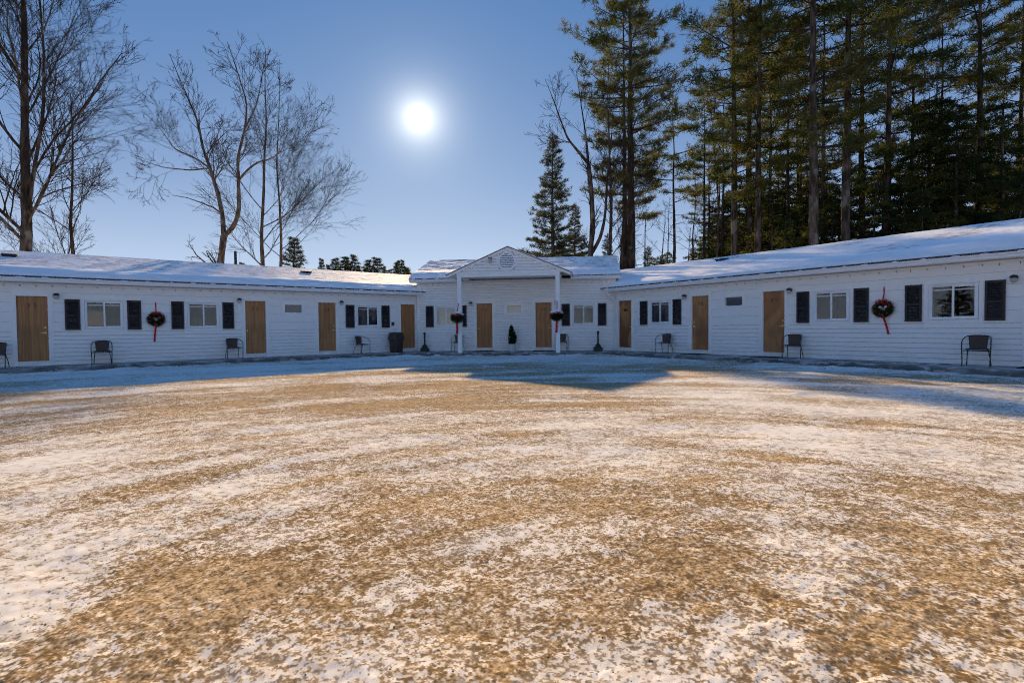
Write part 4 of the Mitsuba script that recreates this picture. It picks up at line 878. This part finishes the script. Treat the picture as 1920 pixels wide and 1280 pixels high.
def conifer(h, r0, crown, prof, whorl, nper, droop, curl, sub, tuft, seed, dead=0.0, skip=0.0):
    """(trunk, branches, needles) of one kind, base at the origin. crown: height where living boughs start; prof(f): bough length at the fraction f of the crown; tuft: (blades, length, width, spread)"""
    r = np.random.default_rng(seed); n = 14; t = np.linspace(0, 1, n); w = np.cumsum(r.normal(size=(n, 2)), 0) * 0.035; w[0] = 0
    tp = np.c_[w, t * h]; trunk = MB().tube(tp, r0 * (1 - 0.93 * t ** 1.1) * (1 + 0.25 * np.exp(-t * 25)), 10); br = MB(); O, D = [], []
    z = crown * (1 - dead)
    while z < h - 0.2:
        m = nper if z > crown else max(1, nper // 2); a0 = r.uniform(0, 6.28)
        for k in range(m):
            zz = min(z + r.uniform(-0.2, 0.2), h - 0.1); f = (zz - crown) / (h - crown); alive = f >= 0; L = prof(max(f, 0)) * r.uniform(0.55, 1.15)
            if not alive: L *= r.uniform(0.3, 0.8)
            if L < 0.15 or (alive and r.uniform() < skip): continue
            if skip and alive: L *= r.uniform(0.6, 1.25)
            a = a0 + k * 2 * math.pi / m + r.uniform(-0.5, 0.5); c = along_poly(tp, np.array([zz / h]))[0][0]; q = max(4, int(L / 0.35)); s = np.linspace(0, 1, q + 1)
            dr_ = droop(f) + r.uniform(-0.12, 0.12); up_ = s * L * dr_ + curl * L * s ** 2.2; ho = s * L * (1 - 0.1 * abs(dr_)); bend = 0.12 * L * s ** 2 * r.normal()
            p = c + np.c_[np.cos(a) * ho - np.sin(a) * bend, np.sin(a) * ho + np.cos(a) * bend, up_]
            ra = 0.012 + 0.011 * L; br.tube(p, np.linspace(ra, 0.006, q + 1), 4)
            if not alive:
                for u in r.uniform(0.3, 1, int(L * 2)):
                    P, T_ = along_poly(p, np.array([u])); br.tube(np.array([P[0], P[0] + unit(T_[0] + 0.8 * r.normal(size=3)) * 0.4 * L * 0.5]), [0.006, 0.003], 3)
                continue
            ns = max(3, int(L * sub)); u = r.uniform(0.22, 1.0, ns); P, T_ = along_poly(p, u); sd = np.where(np.arange(ns) % 2, 1, -1)[:, None]
            side = unit(np.cross(T_, [0, 0, 1.0])) * sd; sl = L * 0.32 * (1.15 - u)[:, None] * r.uniform(0.5, 1.2, (ns, 1)) + 0.12; dd = unit(T_ * r.uniform(0.5, 1.1, (ns, 1)) + side + np.array([0, 0, curl * 0.8]) + 0.18 * r.normal(size=(ns, 3)))
            kk = 4
            for e in range(1, kk + 1):
                O.append(P + dd * sl * e / kk); D.append(dd)
        z += whorl * r.uniform(0.7, 1.3)
    O, D = np.vstack(O), np.vstack(D); nb, bl, bw_, sp = tuft
    Pn = np.repeat(O, nb, 0) + r.normal(size=(len(O) * nb, 3)) * sp * 0.35; Dn = unit(np.repeat(D, nb, 0) * 0.8 + r.normal(size=(len(O) * nb, 3)) * 0.75 + [0, 0, 0.2 if curl > 0 else -0.1])
    return trunk.get(), br.get(), blades(Pn, Dn, r.uniform(0.6, 1.2, len(Pn)) * bl, bw_, r)
def kind(bark, leaf, **k):
    t_, b_, l_ = conifer(**k); return [('trunk', mikit.ply(t_, bark, smooth=True), None), ('boughs', mikit.ply(b_, 'twig'), 'stuff'), ('needles', mikit.ply(l_, leaf), 'stuff')]
KIND = {
 'pine': kind('bark', 'pine_needles', h=26, r0=0.31, crown=9.0, prof=lambda f: 4.7 * (0.5 + 0.7 * f) * (1 - f ** 3) + 0.3, whorl=0.95, nper=6, droop=lambda f: 0.02 + 0.35 * f, curl=0.16, sub=8, tuft=(4, 0.30, 0.042, 0.20), seed=41, dead=0.45, skip=0.12),
 'pine2': kind('bark', 'pine_needles', h=25, r0=0.25, crown=8.5, prof=lambda f: 4.4 * (0.4 + 0.7 * f) * (1 - f ** 4) + 0.3, whorl=1.0, nper=5, droop=lambda f: 0.0 + 0.25 * f, curl=0.12, sub=8, tuft=(4, 0.30, 0.042, 0.20), seed=42, dead=0.6, skip=0.22),
 'pine3': kind('bark', 'pine_needles', h=17, r0=0.14, crown=9.5, prof=lambda f: 2.4 * (0.8 + 0.3 * f) * (1 - f ** 3) + 0.2, whorl=0.8, nper=4, droop=lambda f: 0.05 + 0.2 * f, curl=0.12, sub=6, tuft=(4, 0.28, 0.040, 0.18), seed=43, dead=0.7, skip=0.25),
 'hemlock': kind('bark', 'dark_needles', h=15, r0=0.20, crown=1.5, prof=lambda f: 4.0 * (1 - f) ** 0.75 + 0.15, whorl=0.42, nper=6, droop=lambda f: -0.12 + 0.3 * f, curl=-0.16, sub=8, tuft=(4, 0.20, 0.045, 0.14), seed=44, skip=0.15),
 'hemlock2': kind('bark', 'dark_needles', h=11, r0=0.14, crown=1.0, prof=lambda f: 3.5 * (1 - f) ** 0.7 * (0.7 + 0.3 * math.sin(f * 19)) + 0.15, whorl=0.42, nper=5, droop=lambda f: -0.1 + 0.3 * f, curl=-0.15, sub=8, tuft=(4, 0.20, 0.045, 0.14), seed=45, skip=0.15),
 'fir': kind('bark', 'fir_needles', h=14, r0=0.19, crown=1.5, prof=lambda f: 3.5 * (1 - f) ** 0.95 * (0.8 + 0.2 * math.sin(f * 23)) + 0.15, whorl=0.36, nper=6, droop=lambda f: -0.1 + 0.5 * f, curl=0.06, sub=13, tuft=(4, 0.15, 0.028, 0.13), seed=46),
 'far_pine': kind('bark', 'fir_needles', h=12, r0=0.2, crown=2.0, prof=lambda f: 2.9 * (1 - f) ** 0.95 * (0.85 + 0.15 * math.sin(f * 17 + 1)) + 0.12, whorl=0.42, nper=6, droop=lambda f: 0.0 + 0.35 * f, curl=0.08, sub=6, tuft=(4, 0.24, 0.05, 0.16), seed=47),
}
def tree(name, kd, px, Y, scale, rz, label, group=None, cat='tree', sx=1.0):
    k = thing(name, label, cat, group); x = (px - 960) / 987.5 * Y
    m = T().translate([x, Y, 0]).rotate([0, 0, 1], rz).scale([scale * sx, scale * sx, scale])
    for n_, d, st_ in KIND[kd]:
        scene[f'{k}__{n_}'] = {**d, 'to_world': m}
        if st_: labels[f'{k}__{n_}'] = {'kind': st_}
tree('fir_tree', 'fir', 1040, 34, 0.98, 20, 'narrow pointed fir standing alone left of the tall pines')
tree('white_pine', 'pine', 1187, 33, 1.0, 40, 'tall white pine with a thick trunk and broad lit crown right of the sun')
tree('white_pine', 'pine2', 1172, 35, 0.92, 140, 'second stem close behind the tall lit white pine')
tree('pine_tree', 'pine3', 1268, 36, 1.0, 10, 'short thin pine with a small crown right of the white pine')
G = 'trees of the wood behind the right wing'; ORD = 'first second third fourth fifth sixth seventh eighth ninth tenth eleventh twelfth thirteenth fourteenth fifteenth sixteenth seventeenth eighteenth'.split()
pines_ = (
    (1322, 38, 'pine3', 1.05, 80, None), (1378, 30, 'pine2', 0.95, 200, 'dark pine with high crown at the left edge of the dense wood'), (1402, 32, 'pine3', 1.45, 250, None), (1420, 29, 'pine2', 0.9, 15, None),
    (1522, 25, 'pine2', 1.05, 130, 'nearest thick pine trunk with lichen on its bark in the right wood'), (1587, 27, 'pine2', 1.05, 300, 'straight pine right of the nearest thick trunk in the right wood'), (1545, 31, 'pine3', 1.3, 60, None), (1612, 33, 'pine2', 1.0, 100, None), (1662, 29, 'pine2', 0.95, 330, None), (1700, 34, 'pine3', 1.35, 170, None), (1765, 32, 'pine3', 1.2, 45, None), (1835, 29, 'pine2', 0.95, 220, None), (1905, 31, 'pine2', 0.9, 20, None), (2010, 28, 'pine', 0.9, 70, None), (1480, 36, 'pine3', 1.2, 310, None), (1352, 39, 'pine3', 1.15, 210, None), (1440, 37, 'pine3', 1.3, 130, None), (1500, 41, 'pine3', 1.45, 20, None))
for px, Y, kd, s, rz, lb in pines_:
    o_ = sorted(q[0] for q in pines_).index(px)
    tree('pine_tree', kd, px, Y, s, rz, lb or f'tall backlit pine, {ORD[o_]} from the left among the pines behind the right wing', None if lb else G)
for px, Y, kd, s, rz in ((1450, 30, 'hemlock2', 0.8, 10), (1395, 34, 'hemlock2', 0.75, 33), (1425, 36, 'hemlock', 0.75, 20), (1520, 33, 'hemlock2', 0.95, 10), (1340, 37, 'hemlock2', 0.6, 66), (1240, 40, 'hemlock2', 0.6, 12), (1300, 38, 'fir', 0.5, 140), (1080, 38, 'fir', 0.72, 50), (1470, 27, 'hemlock2', 0.62, 80), (1560, 30, 'hemlock2', 0.85, 60), (1635, 27, 'hemlock2', 0.8, 120), (1690, 28, 'hemlock2', 0.95, 160), (1785, 27, 'hemlock', 0.85, 300), (1880, 27, 'hemlock', 0.85, 90), (1830, 32, 'hemlock', 1.0, 30), (1655, 33, 'hemlock', 0.85, 200), (1735, 30, 'hemlock', 0.95, 240), (1575, 33, 'hemlock2', 0.9, 20), (1490, 31, 'hemlock2', 0.75, 220), (1350, 32, 'hemlock2', 0.5, 20), (1375, 36, 'hemlock2', 0.8, 130), (1410, 31, 'hemlock2', 0.62, 250), (1535, 29, 'hemlock2', 0.7, 310), (1620, 30, 'hemlock2', 0.95, 35), (1270, 37, 'hemlock2', 0.5, 70), (1315, 35, 'fir', 0.42, 10), (1228, 36, 'hemlock2', 0.55, 30), (1345, 46, 'hemlock', 0.75, 60), (1385, 44, 'hemlock', 0.85, 10), (1415, 47, 'hemlock', 0.95, 200), (1475, 45, 'hemlock', 1.0, 120), (1530, 46, 'hemlock', 1.05, 300), (1255, 43, 'hemlock', 0.5, 20), (1330, 42, 'hemlock', 0.65, 120), (1365, 40, 'hemlock', 0.72, 20), (1430, 41, 'hemlock', 0.8, 77), (1460, 39, 'hemlock', 0.85, 170), (1515, 40, 'hemlock', 0.9, 100), (1548, 37, 'hemlock', 0.85, 220), (1215, 42, 'fir', 0.55, 60), (1140, 40, 'fir', 0.6, 70), (1935, 29, 'hemlock', 0.85, 150), (1730, 25, 'hemlock2', 0.7, 10), (1910, 24, 'hemlock2', 0.75, 50), (1755, 28.5, 'hemlock', 0.9, 200)):
    tree('hemlock_tree', kd, px, Y, s, rz, 'dark dense hemlock below the pines of the right wood', 'hemlocks of the wood behind the right wing')
rb = np.random.default_rng(77)
for i in range(34):
    if i > 11 and i % 3: rb.uniform(size=4); continue
    px = 1225 + 24 * i + rb.uniform(-12, 12); Y = rb.uniform(40, 62); kd = ('pine3', 'hemlock', 'pine2', 'hemlock2', 'fir')[rb.integers(5)]
    if px < 1330 and kd in ('pine2',): kd = 'pine3'
    tree('backwood_tree', kd, px, Y, rb.uniform(0.8, 1.1) * (0.75 if px < 1360 else 1.0), rb.uniform(0, 360), 'conifer far back in the right wood, seen between nearer trunks', 'far conifers of the right wood')
for i, (px, Y, s) in enumerate(((1215, 38, 11), (1240, 34, 9), (1300, 40, 13), (1340, 33, 12), (1360, 36, 16), (1440, 33, 15), (1500, 34, 17), (1740, 33, 20), (1855, 34, 21), (1245, 44, 12), (1285, 31, 7))):
    o_ = sorted((1215, 1240, 1300, 1340, 1360, 1440, 1500, 1740, 1855, 1245, 1285)).index(px)
    bare_tree([straight(px, Y, s, seed=60 + i, lean=rb.uniform(-0.04, 0.04))], [(0.05 + 0.006 * s, 0.012)], forest_spec, 60 + i, f'thin bare tree, {ORD[o_]} from the left among the right wood', group='thin bare trees of the right wood', bark='bark', name='thin_bare_tree')
for px, Y, top, lb, sx in ((556, 62, 432, 'broad far pine behind the two straight bare stems', 1.5), (458, 75, 478, 'small far pine left of the two straight bare stems', 1.0), (606, 80, 472, 'first far spruce right of the broad far pine', 0.9), (757, 86, 476, 'rightmost far spruce beside the middle block roof', 0.8)) + tuple((618 + 9.5 * i + (0, 3, -2, 4, -3, 1)[i % 6], 92 + 14 * ((i * 7) % 5) / 5, (484, 472, 491, 469, 478, 466, 487, 490, 475, 492, 471, 488, 494, 480, 477, 489, 493)[i], None, (0.9, 1.5, 1.1, 1.7, 0.8, 1.3, 1.0)[i % 7]) for i in range(17)):
    tree('far_pine', 'far_pine', px, Y, ((605 - top) / 987.5 * Y + 1.27) / 12.0, px * 7 % 360, lb or f'far pine, {ORD[round((px - 619) / 9.5)]} from the left in the dark skyline row behind the left wing', None if lb else 'far pines on the skyline', sx=sx)

# the tree line across the road behind the camera, seen in the window panes
rb2 = np.random.default_rng(5)
for i in range(6):
    a = math.radians(238 + i * 4.0 + rb2.uniform(-1, 1)); D_ = rb2.uniform(48, 62)
    k = thing('roadside_pine', f'pine across the road behind the viewer, {ORD[i]} of the row mirrored in panes', 'tree', 'pines across the road')
    m = T().translate([D_ * math.sin(a), D_ * math.cos(a), 0]).rotate([0, 0, 1], i * 77 % 360).scale([1.0, 1.0, rb2.uniform(0.55, 0.75)])
    for n_, d, st_ in KIND['far_pine']: scene[f'{k}__{n_}'] = {**d, 'to_world': m}
    labels[f'{k}__needles'] = labels[f'{k}__boughs'] = {'kind': 'stuff'}
tris = sum(len(meshkit.WRITTEN[f][1]) for f in meshkit.WRITTEN); print('triangles written', tris, 'entries', len(scene))
